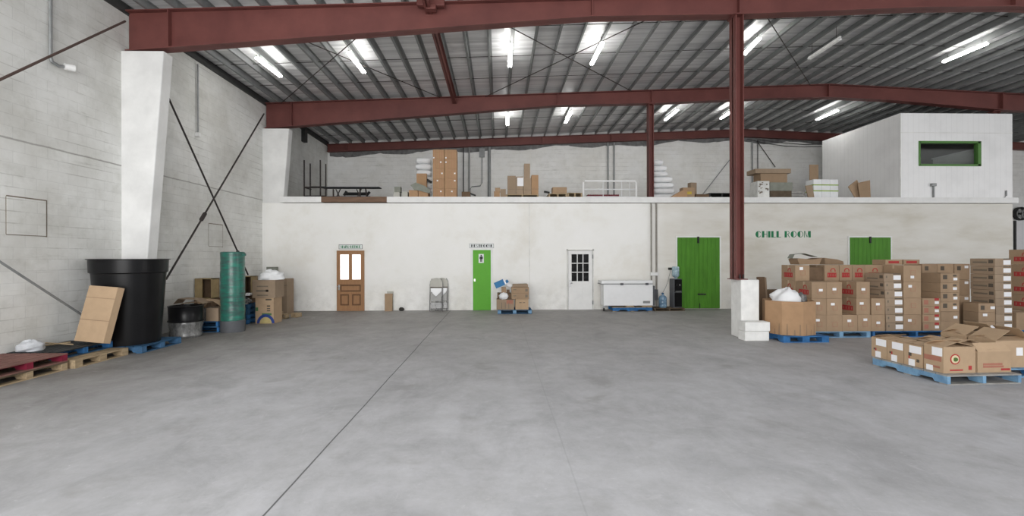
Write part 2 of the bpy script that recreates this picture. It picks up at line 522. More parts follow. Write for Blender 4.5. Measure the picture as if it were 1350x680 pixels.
# ------------------------------------------------------------------ mesh builder
class MB:
    def __init__(s):
        s.v, s.f, s.m, s.sm = [], [], [], []

    def add(s, vs, fs, mi=0, smooth=False):
        b = len(s.v)
        s.v += [tuple(v) for v in vs]
        for f in fs:
            s.f.append([b + i for i in f])
            s.m.append(mi)
            s.sm.append(smooth)
        return s

    def box(s, x0, y0, z0, x1, y1, z1, mi=0, M=None):
        vs = [Vector(p) for p in ((x0, y0, z0), (x1, y0, z0), (x1, y1, z0), (x0, y1, z0), (x0, y0, z1), (x1, y0, z1), (x1, y1, z1), (x0, y1, z1))]
        if M is not None:
            vs = [M @ v for v in vs]
        return s.add(vs, [(3, 2, 1, 0), (4, 5, 6, 7), (0, 1, 5, 4), (1, 2, 6, 5), (2, 3, 7, 6), (3, 0, 4, 7)], mi)

    def tube(s, pts, r, n=8, mi=0, caps=True):
        pts = [Vector(p) for p in pts]
        rings = []
        for i, p in enumerate(pts):
            a = pts[max(i - 1, 0)]
            c = pts[min(i + 1, len(pts) - 1)]
            t = (c - a).normalized()
            ref = Vector((0, 0, 1)) if abs(t.z) < .9 else Vector((1, 0, 0))
            u = t.cross(ref).normalized()
            w = t.cross(u)
            rr = r[i] if isinstance(r, (list, tuple)) else r
            rings.append([p + u * (rr * math.cos(2 * PI * k / n)) + w * (rr * math.sin(2 * PI * k / n)) for k in range(n)])
        vs = [v for q in rings for v in q]
        fs = []
        for i in range(len(pts) - 1):
            for k in range(n):
                a, b2 = i * n + k, i * n + (k + 1) % n
                fs.append((a, b2, b2 + n, a + n))
        if caps:
            fs.append(tuple(range(n - 1, -1, -1)))
            fs.append(tuple(range((len(pts) - 1) * n, len(pts) * n)))
        return s.add(vs, fs, mi, True)

    def lathe(s, prof, n=32, mi=0, c=(0, 0)):
        vs, fs = [], []
        for r, z in prof:
            for k in range(n):
                a = 2 * PI * k / n
                vs.append((c[0] + r * math.cos(a), c[1] + r * math.sin(a), z))
        for i in range(len(prof) - 1):
            for k in range(n):
                a, b2 = i * n + k, i * n + (k + 1) % n
                fs.append((a, b2, b2 + n, a + n))
        if prof[0][0] > 1e-5:
            fs.append(tuple(range(n - 1, -1, -1)))
        if prof[-1][0] > 1e-5:
            fs.append(tuple(range((len(prof) - 1) * n, len(prof) * n)))
        return s.add(vs, fs, mi, True)

    def prism(s, poly, axis, a, b, mi=0):
        """polygon in the plane across axis, extruded from a to b"""
        def pt(u, v, w):
            return {'x': (w, u, v), 'y': (u, w, v), 'z': (u, v, w)}[axis]
        n = len(poly)
        vs = [pt(u, v, a) for u, v in poly] + [pt(u, v, b) for u, v in poly]
        fs = [tuple(range(n)), tuple(range(2 * n - 1, n - 1, -1))]
        for i in range(n):
            j = (i + 1) % n
            fs.append((i, i + n, j + n, j))
        return s.add(vs, fs, mi)

    def blob(s, c, r, seed=0, amp=.25, n=14, mi=0, flat=None):
        """a lumpy closed bag"""
        rnd = random.Random(seed)
        ph = [(rnd.uniform(0, 6), rnd.uniform(0, 6), rnd.uniform(2, 5), rnd.uniform(2, 5)) for _ in range(4)]
        vs, fs = [], []
        m2 = n * 2
        for i in range(n + 1):
            t = PI * i / n
            for k in range(m2):
                a = 2 * PI * k / m2
                q = sum(math.sin(w1 * a + p1 + round(w2) * t) * math.sin(round(w2) * t + p2) for p1, p2, w1, w2 in [(x[0], x[1], round(x[2]), x[3]) for x in ph]) / 4
                q = 1 + amp * q
                z = c[2] + r[2] * math.cos(t) * q
                if flat is not None:
                    z = max(z, flat)
                vs.append((c[0] + r[0] * math.sin(t) * math.cos(a) * q, c[1] + r[1] * math.sin(t) * math.sin(a) * q, z))
        for i in range(n):
            for k in range(m2):
                a, b2 = i * m2 + k, i * m2 + (k + 1) % m2
                fs.append((a, a + m2, b2 + m2, b2))
        return s.add(vs, fs, mi, True)

    def sack(s, w, d, h, seed=0, mi=0):
        """a plump flat sack: squarish, soft edged, a little uneven"""
        rnd = random.Random(seed)
        ph = [rnd.uniform(0, 6) for _ in range(4)]
        n, m2 = 10, 28

        def sg(v, p):
            return math.copysign(abs(v) ** p, v)
        vs, fs = [], []
        for i in range(n + 1):
            t = PI * i / n
            for k in range(m2):
                a = 2 * PI * k / m2
                q = 1 + .03 * math.sin(3 * a + ph[0]) + .025 * math.sin(5 * a + ph[1] + t)
                vs.append((w * q * sg(math.sin(t), .45) * sg(math.cos(a), .35), d * q * sg(math.sin(t), .45) * sg(math.sin(a), .35),
                           h / 2 + h / 2 * sg(math.cos(t), .7)))
        for i in range(n):
            for k in range(m2):
                a, b2 = i * m2 + k, i * m2 + (k + 1) % m2
                fs.append((a, a + m2, b2 + m2, b2))
        return s.add(vs, fs, mi, True)

    def build(s, name, mats, parent=None, loc=None, rz=0., bevel=0.):
        me = bpy.data.meshes.new(name)
        me.from_pydata(s.v, [], s.f)
        for mm in (mats if isinstance(mats, (list, tuple)) else [mats]):
            me.materials.append(MATS[mm])
        for p, mi, sm in zip(me.polygons, s.m, s.sm):
            p.material_index = mi
            p.use_smooth = sm
        me.update()
        import bmesh
        bm = bmesh.new()
        bm.from_mesh(me)
        bmesh.ops.recalc_face_normals(bm, faces=bm.faces)
        bm.to_mesh(me)
        bm.free()
        try:
            me.set_sharp_from_angle(angle=math.radians(40))
        except Exception:
            pass
        o = bpy.data.objects.new(name, me)
        C.objects.link(o)
        if parent is not None:
            o.parent = parent
        if loc is not None:
            o.location = loc
        if rz:
            o.rotation_euler.z = rz
        if bevel:
            b = o.modifiers.new('bevel', 'BEVEL')
            b.width = bevel
            b.segments = 2
        return o


USED = {}


def tag(o, label, cat, group=None):
    o['label'] = label
    o['category'] = cat
    if group:
        o['group'] = group
    assert 4 <= len(label.split()) <= 16, label
    if label in USED:
        print('DUP LABEL', label)
    USED[label] = o
    return o


def thing(name, label, cat, loc=(0, 0, 0), rz=0., group=None):
    o = bpy.data.objects.new(name, None)
    o.empty_display_size = .1
    C.objects.link(o)
    o.location = loc
    o.rotation_euler = (0, 0, rz)
    return tag(o, label, cat, group)


def struct(o, label=None, cat=None):
    o['kind'] = 'structure'
    if label:
        o['label'] = label
        o['category'] = cat
    return o


def B(x0, y0, z0, x1, y1, z1, M=None):
    return MB().box(x0, y0, z0, x1, y1, z1, 0, M)


# ------------------------------------------------------------------ setting: shell
WX = -8.07            # painted block wall
YW = 16.2             # face of the two-storey room block
YB = 22.35            # back wall of the upper level
FR = (10.4, 16.4, 22.2)
LEDGE = 3.915
MEZ = 3.905
XE = 18.44            # end of the room block
XR = 31.6
RIDGE = 11.8


def ztop(x):
    return 7.98 - .0414 * abs(x - RIDGE)


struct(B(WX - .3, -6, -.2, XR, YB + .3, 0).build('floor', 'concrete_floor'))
struct(B(WX - .25, -6, 0, WX, YB + .25, 7.45).build('wall_left', 'left_block'))
struct(B(WX, YB, 0, XR, YB + .25, 8.1).build('wall_back', 'back_block'))
struct(B(XR, -6, 0, XR + .25, YB + .25, 7.5).build('wall_right', 'left_block'))
struct(B(WX, YW, 0, XE, YW + .2, 3.7).build('wall_front', 'plaster'))
struct(B(XE - .2, YW + .2, 0, XE, YB, 3.7).build('wall_end', 'plaster'))
struct(B(WX, YW + .2, 3.6, XE, YB, MEZ).build('floor_upper', 'wood_grey'))
# roof deck
c = MB()
dz = .165
c.add([(WX - .3, -6, ztop(WX - .3) + dz), (RIDGE, -6, ztop(RIDGE) + dz), (RIDGE, YB + .3, ztop(RIDGE) + dz), (WX - .3, YB + .3, ztop(WX - .3) + dz)], [(0, 1, 2, 3)])
c.add([(RIDGE, -6, ztop(RIDGE) + dz), (XR + .3, -6, ztop(XR) + dz), (XR + .3, YB + .3, ztop(XR) + dz), (RIDGE, YB + .3, ztop(RIDGE) + dz)], [(0, 1, 2, 3)])
c.v += [(x, y, z + .06) for x, y, z in c.v]
c.f += [[i + 8 for i in f] for f in c.f]
c.m += [0, 0]
c.sm += [False, False]
struct(c.build('ceiling', 'roof_foil'))
# eave angle along the block wall
struct(B(WX + .0, -6, 7.1, WX + .06, YB, 7.3).build('trim_1', 'eave_dark'))
# ledge along the front of the upper level: plain stretch, timber stretch, long stretch
xa, xb = P(423.5, 264, YW - .06).x, P(510, 264, YW - .06).x
for i, (a, b, mname) in enumerate(((WX + .62, xa, 'white_paint'), (xa, xb, 'timber_edge'), (xb, XE + .15, 'white_paint'))):
    struct(B(a, YW - .07, 3.72 + (.01 if i == 1 else 0), b, YW + .2, LEDGE).build('trim_%d' % (i + 2), mname))
# vertical joint strip in the front wall
x = P(698, 340, YW).x
struct(B(x - .012, YW - .012, 0, x + .012, YW, 3.7).build('trim_5', 'dirty_white'))

# patched openings in the block wall
for i, (a, b) in enumerate((((8, 262), (60, 311)), ((275, 296), (293, 325)))):
    p, q = PX(a[0], a[1], WX), PX(b[0], b[1], WX)
    z0, z1 = min(q.z, p.z - .3), (p.z + PX(b[0], a[1], WX).z) / 2
    z0 = PX(b[0], b[1], WX).z
    e = MB()
    e.box(WX - .01, p.y, z0, WX + .012, q.y, z1, 0)
    o = struct(e.build('wall_patch', 'left_block'))
    e = MB()
    for s in ((q.y, z0 - .02, q.y + .025, z1 + .02), (p.y, z1, q.y, z1 + .022), (p.y, z0 - .012, q.y, z0), (p.y - .008, z0, p.y, z1)):
        e.box(WX - .01, s[0], s[1], WX + .006, s[2], s[3])
    e.build('trim_edge', 'ink_grey', o)  # dark strips paint the recess shadow lines, widest on top and far side


# ------------------------------------------------------------------ steel frame
def rafter(Y, stations, name, label, x_min=None, hw=.13):
    """I-section with a web that changes depth; stations: (x, z_bottom)"""
    r = MB()
    st = stations
    n = len(st)

    def run(zf, y0, y1):
        vs, fs = [], []
        for x, zb in st:
            za, zc = zf(x, zb)
            vs += [(x, y0, za), (x, y1, za), (x, y1, zc), (x, y0, zc)]
        for i in range(n - 1):
            for k in range(4):
                a, b = i * 4 + k, i * 4 + (k + 1) % 4
                fs.append((a, b, b + 4, a + 4))
        fs += [(3, 2, 1, 0), tuple((n - 1) * 4 + k for k in range(4))]
        r.add(vs, fs)
    run(lambda x, zb: (zb, ztop(x)), Y - .012, Y + .012)
    run(lambda x, zb: (zb, zb + .025), Y - hw, Y + hw)
    run(lambda x, zb: (ztop(x) - .02, ztop(x)), Y - hw, Y + hw)

    def zb_at(x):
        for (x0, a), (x1, b) in zip(st, st[1:]):
            if x0 <= x <= x1:
                return a + (b - a) * (x - x0) / (x1 - x0)
    for x in (WX + .95, 2.1, 5.42, RIDGE, 18.2):
        if st[0][0] < x < st[-1][0]:
            r.box(x - .012, Y - hw * .95, zb_at(x), x + .012, Y + hw * .95, ztop(x) - .01)
    return struct(r.build(name, 'red_steel'), label, 'beam')


prof = [(WX + .05, 6.28), (2.1, 7.15), (5.42, 7.24), (9.5, 7.45), (RIDGE, 7.5), (14, 7.42), (18.4, 7.08), (24, 7.0), (XR, 6.3)]
rafter(FR[0], prof, 'roof_beam', 'large red steel roof beam across the top, resting on the first white column')
rafter(FR[1], prof, 'roof_beam', 'red steel roof beam above the front of the upper level, second of three')
rafter(FR[2], [(x, ztop(x) - .36) for x in (WX + .05, RIDGE, XR)], 'roof_beam', 'slim dark red roof beam against the back wall of the upper level', hw=.1)

# tapered concrete-clad columns on the block wall
for Y, lab in ((FR[0], 'white tapered wall column behind the big black tub'), (FR[1], 'white tapered wall column at the corner of the white room block')):
    e = MB()
    e.prism([(WX - .02, 0), (-7.68, 0), (-7.18, 6.27), (WX - .02, 6.27)], 'y', Y - .16, Y + .14)
    struct(e.build('wall_column', 'column_paint', bevel=.02), lab, 'column')


def ih_column(x, Y, z0, z1, w, d, label):
    e = MB()
    e.box(x - w / 2, Y - d / 2, z0, x - w / 2 + .02, Y + d / 2, z1)
    e.box(x + w / 2 - .02, Y - d / 2, z0, x + w / 2, Y + d / 2, z1)
    e.box(x - w / 2, Y - .02, z0, x + w / 2, Y + .02, z1)
    e.box(x - w / 2 - .03, Y - d / 2 - .03, z1 - .02, x + w / 2 + .03, Y + d / 2 + .03, z1)
    if z0 < 3:
        e.box(x - w / 2 - .04, Y - d / 2 - .04, z0, x + w / 2 + .06, Y + d / 2 + .04, z0 + .02)
    o = struct(e.build('steel_column', 'red_steel'), label, 'column')
    if z0 < 3:
        for sx in (-1, 1):
            for sy in (-1, 1):
                MB().tube([(x + sx * (w / 2 - .05) + .02, Y + sy * d / 2 * 1.1, z0 + .02), (x + sx * (w / 2 - .05) + .02, Y + sy * d / 2 * 1.1, z0 + .12)], .018, 6).build('anchor_bolt', 'dark_rod', o)
    return o


xc = P(981, 200, FR[0] - .15).x - .09
PED = P(980, 368, 10.45).z
ih_column(xc, FR[0], PED, 7.24, .18, .3, 'dark red steel column standing on the white concrete pedestal')
xc2 = P(858, 200, FR[1]).x
ih_column(xc2, FR[1] + .06, MEZ, 7.24, .17, .28, 'dark red steel column rising from the ledge behind the white pipes')
ih_column(18.1, FR[1] + .1, MEZ, 7.1, .24, .22, 'short red column end under the second beam above the white office')
# pedestal
e = MB()
x0, x1 = P(962, 440, 10.6).x, P(998, 440, 10.3).x
e.box(x0 + .06, 10.2, 0, x1, 10.66, PED)
struct(e.build('column_pedestal', 'concrete_pale', bevel=.02), 'white painted square concrete pedestal under the red steel column', 'pedestal')
for k in range(2):
    e = B(-.27, -.14, 0, .27, .14, .2)
    tag(e.build('concrete_block', 'concrete_pale', loc=(xc + .17 + .02 * k, 10.03, .205 * k), rz=.03 - .05 * k, bevel=.012),
        ['lower of two pale concrete blocks in front of the pedestal', 'upper of two pale concrete blocks in front of the pedestal'][k], 'block', 'concrete blocks at the pedestal')

# purlins, each its own
PS = .61


def purlin(x, y0, y1):
    z = ztop(x)
    e = MB()
    s = -1 if x < RIDGE else 1
    e.box(x - .003, y0, z, x + .003, y1, z + .16)
    e.box(x, y0, z, x + .055 * s, y1, z + .005)
    e.box(x - .055 * s, y0, z + .155, x, y1, z + .16)
    e.box(x + .05 * s, y0, z, x + .055 * s, y1, z + .02)
    return struct(e.build('roof_purlin', 'galvanised'))


k = -13
while True:
    x = .39 + PS * k
    if x > 26:
        break
    if x > WX + .1:
        if x < 3:
            purlin(x, 4.4, FR[0])
        if x < 20:
            purlin(x, FR[0], FR[1])
        purlin(x, FR[1], YB)
    k += 1
# bridging rods between purlins
for Y in (11.7, 13.4, 15.0, 17.8, 19.4, 21.0):
    e = MB()
    e.tube([(WX + .1, Y, ztop(WX) + .1), (RIDGE, Y, ztop(RIDGE) + .1), (26, Y, ztop(26) + .1)], .009, 5)
    struct(e.build('roof_bridging_rod', 'dark_rod'))
# red strut between the frames
for a, b in ((4.4, FR[0] - .02), (FR[0] + .02, FR[1] - .02)):
    e = MB()
    e.box(-1.53, a, 7.2, -1.51, b, 7.44)
    e.box(-1.59, a, 7.2, -1.45, b, 7.215)
    e.box(-1.59, a, 7.425, -1.45, b, 7.44)
    struct(e.build('roof_strut', 'red_steel'), 'red steel strut running between the two large roof beams' if a > 5 else 'red steel strut end above the first roof beam', 'beam')
p = P(568, 4, FR[0] - .2)
e = MB()
e.box(p.x - .3, FR[0] - .25, 7.28, p.x + .3, FR[0] - .135, 7.42)
e.box(p.x - .1, FR[0] - .3, 7.18, p.x + .12, FR[0] - .135, 7.3)
tag(e.build('beam_clamp', 'red_steel', bevel=.015), 'dark bolted clamp on the face of the first roof beam', 'clamp')


# ------------------------------------------------------------------ brace rods and conduits
def rod(pts, r, mname, label, name='brace_rod', cat='rod', turn=None):
    e = MB()
    e.tube(pts, r, 8)
    o = tag(e.build(name, mname), label, cat)
    if turn is not None:
        a, b = Vector(pts[0]), Vector(pts[-1])
        q = a + (b - a) * turn
        d = (b - a).normalized()
        MB().tube([q - d * .16, q - d * .12, q + d * .12, q + d * .16], [r, r * 2.2, r * 2.2, r], 8).build('turnbuckle', mname, o)
    return o


XB = WX + .25
a, b = PX(0, 105, XB), PX(165, 28, XB)
rod([a + (a - b) * .9, b], .022, 'brown_rod', 'brown brace rod slanting up the block wall to the first red beam')
a, b = PX(0, 345, XB), PX(105, 413, XB)
rod([a + (a - b) * .5, b + (b - a) * .1], .02, 'grey_conduit', 'grey brace rod slanting down the block wall behind the cardboard box')
XB2 = WX + .42
rod([PX(219, 122, XB2), PX(327, 362, XB2)], .022, 'dark_rod', 'dark brace rod slanting down from the first column behind the green roll', turn=.86)
rod([PX(348, 150, XB2 + .07), PX(219, 368, XB2 + .07)], .022, 'dark_rod', 'dark brace rod slanting from the second column down to the black tub', turn=.7)
for (p, q, lab) in (((319, 62), (580, 127), 'thin roof brace rod beside the fluorescent lamps by the block wall'),
                    ((510, 42), (370, 136), 'thin roof brace rod meeting the second beam near its corner'),
                    ((625, 33), (832, 117), 'thin roof brace rod falling away past the red strut'),
                    ((897, 24), (640, 121), 'thin roof brace rod rising to the first beam near the red column'),
                    ((997, 24), (1068, 108), 'thin roof brace rod beyond the red column on the pedestal')):
    a, b = P(p[0], p[1] + 1, FR[0] + .15), P(q[0], q[1], FR[1] - .15)
    a.z = ztop(a.x) - .03
    b.z = ztop(b.x) - .03
    if p[0] in (510, 897):
        a.z -= .03
        b.z -= .03
    rod([a, b], .013, 'dark_rod', lab)

# conduits on the block wall
p, q = PX(64, -30, WX + .06), PX(68, 82, WX + .06)
e = MB()
e.tube([(WX + .06, q.y - .02, 7.0), (WX + .06, q.y - .02, q.z + .08), (WX + .07, q.y, q.z)], .028, 8)
e.tube([(WX + .06, q.y, q.z + .01), (WX + .1, q.y + .1, q.z - .03), (WX + .12, q.y + .2, q.z)], .03, 8)
o = tag(e.build('wall_conduit', 'grey_conduit'), 'grey conduit hanging down the block wall to a small lamp holder', 'conduit')
MB().tube([(WX + .12, q.y + .18, q.z), (WX + .2, q.y + .3, q.z + .01)], .06, 12).build('lamp_holder', 'white_paint', o)
q = PX(261, 175, WX + .05)
e = MB()
e.tube([(WX + .05, q.y, 7.0), (WX + .05, q.y, q.z)], .02, 8)
o = tag(e.build('wall_conduit', 'grey_conduit'), 'thin grey conduit on the block wall between the two white columns', 'conduit')
B(WX + .0, q.y - .05, q.z - .1, WX + .1, q.y + .05, q.z).build('junction_box', 'white_paint', o)


# ------------------------------------------------------------------ fluorescent lamps
def lamp(a, b, label, on=True, z=7.3, drop=.165):
    for _ in range(4):
        p, q = PZ(a[0], a[1], z), PZ(b[0], b[1], z)
        z = ztop((p.x + q.x) / 2) - drop
    d = (p - q)
    L = d.length
    t = thing('fluorescent_lamp', label, 'lamp', (p + q) / 2, math.atan2(d.y, d.x) - PI / 2, 'fluorescent lamps under the roof')
    B(-.022, -L / 2 - .03, .03, .022, L / 2 + .03, .075).build('housing', 'white_paint', t)
    for s in (-1, 1):
        MB().tube([(.032 * s, -L / 2, .008), (.032 * s, L / 2, .008)], .026, 8).build('tube', 'tube_on' if on else 'tube_off', t)
    for s in (-1, 1):
        MB().tube([(0, s * L * .4, .085), (0, s * L * .4, ztop(p.x) - z + .02)], .006, 5).build('hanger', 'dark_rod', t)
    return t


lamp((339, 77), (370, 101), 'lit fluorescent lamp nearest the block wall, by the first white column')
lamp((460, 70), (480, 96), 'lit fluorescent lamp second from the block wall, between the large beams')
lamp((673, 59), (672, 88), 'lit fluorescent lamp just past the red strut, between the large beams')
lamp((794, 57), (780, 85), 'lit fluorescent lamp midway between the red strut and the red pedestal column', drop=.22)
lamp((1001, 51), (981, 72), 'lit fluorescent lamp partly behind the red pedestal column')
lamp((1107, 52), (1067, 78), 'unlit fluorescent lamp under the darker part of the roof', on=False, drop=.4)
lamp((1301, 58), (1244, 82), 'long lit fluorescent lamp above the white office, before the second beam')
lamp((669, 150), (669, 165), 'lit fluorescent lamp over the upper level above the tall cardboard boxes')
lamp((753, 148), (745.5, 162), 'lit fluorescent lamp over the upper level above the white tubular rail')
lamp((893, 145.5), (877, 158.5), 'lit fluorescent lamp over the upper level above the white sacks')
lamp((967.5, 145), (950.5, 156.5), 'lit fluorescent lamp over the upper level beside the red pedestal column')
lamp((1104, 146), (1077, 158), 'lit fluorescent lamp over the upper level beside the white office')

# ------------------------------------------------------------------ upper office
OX, OY1 = P(1187, 200, YW).x, 20.2
OZ = P(1187, 149, YW).z
wx0, wx1 = P(1212, 200, YW).x, P(1292, 200, YW).x
wz0, wz1 = P(1252, 217.5, YW).z, P(1252, 187.5, YW).z
e = MB()
e.box(OX, YW, MEZ + .02, wx0, YW + .12, OZ)
e.box(wx1, YW, MEZ + .02, XE, YW + .12, OZ)
e.box(wx0, YW, MEZ + .02, wx1, YW + .12, wz0)
e.box(wx0, YW, wz1, wx1, YW + .12, OZ)
struct(e.build('wall_office_front', 'white_siding'))
struct(B(OX, YW + .12, MEZ + .02, OX + .1, OY1, OZ).build('wall_office_side', 'white_siding'))
struct(B(XE - .1, YW + .12, MEZ + .02, XE, OY1, OZ).build('wall_office_end', 'office_grey'))
struct(B(OX + .1, OY1 - .1, MEZ + .02, XE - .1, OY1, OZ).build('wall_office_back', 'office_grey'))
struct(B(OX + .1, YW + .12, OZ - .1, XE - .1, OY1 - .1, OZ).build('ceiling_office', 'office_grey'))
# corner seam
e = B(OX - .008, YW - .008, MEZ + .02, OX + .012, YW + .012, OZ)
struct(e.build('trim_6', 'dirty_white'))
x = P(1187, 200, YW).x
struct(B(OX + .02, YW - .008, P(1187, 175, YW).z, XE, YW, P(1187, 174.4, YW).z).build('trim_7', 'dirty_white'))
# half-height white partition with a pale cap, seen through the window
e = B(XE - .35, YW + .7, MEZ + .02, XE - .25, 18.9, 5.85)
o = struct(e.build('wall_partition', 'white_paint'))
B(XE - .42, YW + .7, 5.85, XE - .2, 18.9, 5.9).build('cap', 'appliance', o)
win = bpy.data.objects.new('window_1', None)
C.objects.link(win)
struct(win)
win.location = ((wx0 + wx1) / 2, YW, wz0)
ww, wh = (wx1 - wx0) / 2, wz1 - wz0
fr = MB()
fr.box(-ww - .03, -.02, -.04, -ww + .03, .13, wh + .04)
fr.box(ww - .09, -.02, -.04, ww + .03, .13, wh + .04)
fr.box(-ww, -.02, -.04, ww, .13, .03)
fr.box(-ww, -.02, wh - .03, ww, .13, wh + .04)
fr.build('window_frame', 'green_frame', win)
B(-ww + .03, .06, .03, ww - .09, .066, wh - .03).build('window_pane', 'window_glass', win)
# stub pipes on the ledge at the office foot
for (px, pt, hk, lab) in ((1231, 245.5, 1, 'short grey pipe stub with a square box at the office foot'), (1327, 251, 0, 'short curved grey pipe stub at the end of the ledge')):
    p = P(px, pt, YW - .04)
    e = MB()
    if hk:
        e.tube([(p.x, YW - .03, LEDGE), (p.x, YW - .03, p.z)], .03, 8)
    else:
        e.tube([(p.x - .06, YW - .03, LEDGE), (p.x, YW - .03, LEDGE + .08), (p.x, YW - .03, p.z)], .022, 8)
    o = tag(e.build('pipe_stub', 'grey_conduit'), lab, 'pipe')
    if hk:
        B(p.x - .1, YW - .09, p.z, p.x + .06, YW - .005, p.z + .1).build('junction_box', 'grey_conduit', o)


# ------------------------------------------------------------------ lettering (fat-and-thin display capitals)
def glyph(ch, e, x, z, h, Y, mi=0):
    """draws one letter facing -Y; returns its advance"""
    def poly(pts):
        e.prism([(x + u * h, z + v * h) for u, v in pts], 'y', Y - .006, Y, mi)

    def rect(a, b, c2, d):
        poly([(a, b), (c2, b), (c2, d), (a, d)])

    def arc(cx, cz, ra, rb, t0, t1, wd, n=9):
        for i in range(n):
            p, q = math.radians(t0 + (t1 - t0) * i / n), math.radians(t0 + (t1 - t0) * (i + 1) / n)
            poly([(cx + ra * math.cos(p), cz + rb * math.sin(p)), (cx + ra * math.cos(q), cz + rb * math.sin(q)),
                  (cx + (ra - wd) * math.cos(q), cz + (rb - wd) * math.sin(q)), (cx + (ra - wd) * math.cos(p), cz + (rb - wd) * math.sin(p))])

    def fat(cx, cz, ra, rb):   # filled left-hand bow
        pts = [(cx + ra * math.cos(math.radians(a)), cz + rb * math.sin(math.radians(a))) for a in range(90, 271, 15)]
        poly(pts)
    T, t = .34, .08
    if ch == 'C':
        fat(.42, .5, .42, .5)
        arc(.44, .5, .42, .5, 30, 90, t)
        arc(.44, .5, .42, .5, 270, 330, t)
        return .98
    if ch == 'O':
        fat(.42, .5, .42, .5)
        arc(.44, .5, .44, .5, -90, 90, t)
        return 1.02
    if ch == 'H':
        rect(0, 0, T, 1)
        rect(.7, 0, .7 + t, 1)
        rect(T, .47, .7, .47 + t)
        return .92
    if ch == 'I':
        rect(0, 0, T, 1)
        return .48
    if ch == 'L':
        rect(0, 0, T, 1)
        rect(T, 0, .68, t)
        return .78
    if ch == 'R':
        rect(0, 0, T, 1)
        arc(.42, .74, .3, .26, -90, 90, t)
        poly([(.42, .5), (.52, .5), (.8, 0), (.7, 0)])
        return .92
    if ch == 'M':
        rect(0, 0, t, 1)
        poly([(t, 1), (.14, 1), (.5, .1), (.42, 0)])
        poly([(.5, .1), (.62, 1), (1.0, 1), (1.0, 0), (.66, 0), (.64, .6)])
        return 1.14
    if ch == 'A':
        poly([(0, 0), (.08, 0), (.42, 1), (.36, 1)])
        poly([(.36, 1), (.56, 1), (.9, 0), (.54, 0), (.4, .8)])
        rect(.14, .28, .5, .28 + t)
        return .98
    if ch == 'N':
        rect(0, 0, t, 1)
        rect(.82, 0, .82 + t, 1)
        poly([(t, 1), (.36, 1), (.86, 0), (.56, 0)])
        return 1.02
    if ch == 'F':
        rect(0, 0, T, 1)
        rect(T, 1 - t, .66, 1)
        rect(T, .5, .58, .5 + t)
        return .76
    if ch == 'E':
        rect(0, 0, T, 1)
        rect(T, 1 - t, .66, 1)
        rect(T, .47, .6, .47 + t)
        rect(T, 0, .66, t)
        return .78
    if ch == 'S':
        arc(.35, .73, .33, .27, 20, 190, t)
        arc(.35, .27, .33, .27, 200, 370, t)
        poly([(.02, .73), (.3, .56), (.68, .27), (.4, .42)])
        poly([(.02, .78), (.1, .6), (.66, .2), (.6, .42)])
        return .8
    if ch == 'T':
        rect(.2, 0, .2 + T, 1)
        rect(0, 1 - t, .74, 1)
        return .84
    return .45


def write(text, x0, x1, z0, z1, Y, name, mname, parent=None):
    h = z1 - z0
    d = MB()
    w = 0
    for ch in text:
        w += glyph(ch, d, 0, 0, 1, 0)
    sx = (x1 - x0) / (w * h)
    e = MB()
    x = 0
    for ch in text:
        x += glyph(ch, e, x * h, 0, h, 0) if False else 0
    # lay out at unit aspect, then stretch along x to fill the run
    e = MB()
    x = 0
    for ch in text:
        x += glyph(ch, e, x, 0, 1, 0)
    e.v = [(x0 + v[0] * h * sx, Y + v[1], z0 + v[2] * h) for v in e.v]
    return e.build(name, mname, parent)


p, q = P(996, 313, YW), P(1070, 304.5, YW)
tag(write('CHILL ROOM', p.x, q.x, p.z, q.z, YW, 'wall_lettering', 'ink_green'), 'dark green painted letters reading CHILL ROOM on the front wall', 'lettering')


def sign(px0, py0, px1, py1, text, ink, edge, label):
    p, q = P(px0, py1, YW), P(px1, py0, YW)
    t = thing('door_sign', label, 'sign', ((p.x + q.x) / 2, YW, p.z))
    w, h = (q.x - p.x) / 2, q.z - p.z
    B(-w, -.02, 0, w, 0, h).build('sign_board', 'sign_white', t)
    e = MB()
    for a in ((-w, 0, w, .012), (-w, h - .012, w, h), (-w, 0, -w + .012, h), (w - .012, 0, w, h)):
        e.box(a[0], -.025, a[1], a[2], -.018, a[3])
    e.build('sign_border', edge, t)
    write(text, -w * .86, w * .86, h * .2, h * .8, -.02, 'sign_lettering', ink, t)


sign(447, 322.3, 478, 328.3, 'MAIN OFFICE', 'ink_green', 'ink_black', 'small white sign reading MAIN OFFICE above the wooden door')
sign(619, 321, 651, 327, 'RESTROOM', 'ink_black', 'grey_conduit', 'small white sign reading RESTROOM above the narrow green door')


# ------------------------------------------------------------------ doors
def door_root(n, px0, px1, pyt):
    p, q = P(px0, pyt, YW), P(px1, pyt, YW)
    d = bpy.data.objects.new('door_%d' % n, None)
    C.objects.link(d)
    struct(d)
    d.location = ((p.x + q.x) / 2, YW, 0)
    return d, (q.x - p.x) / 2, (p.z + q.z) / 2


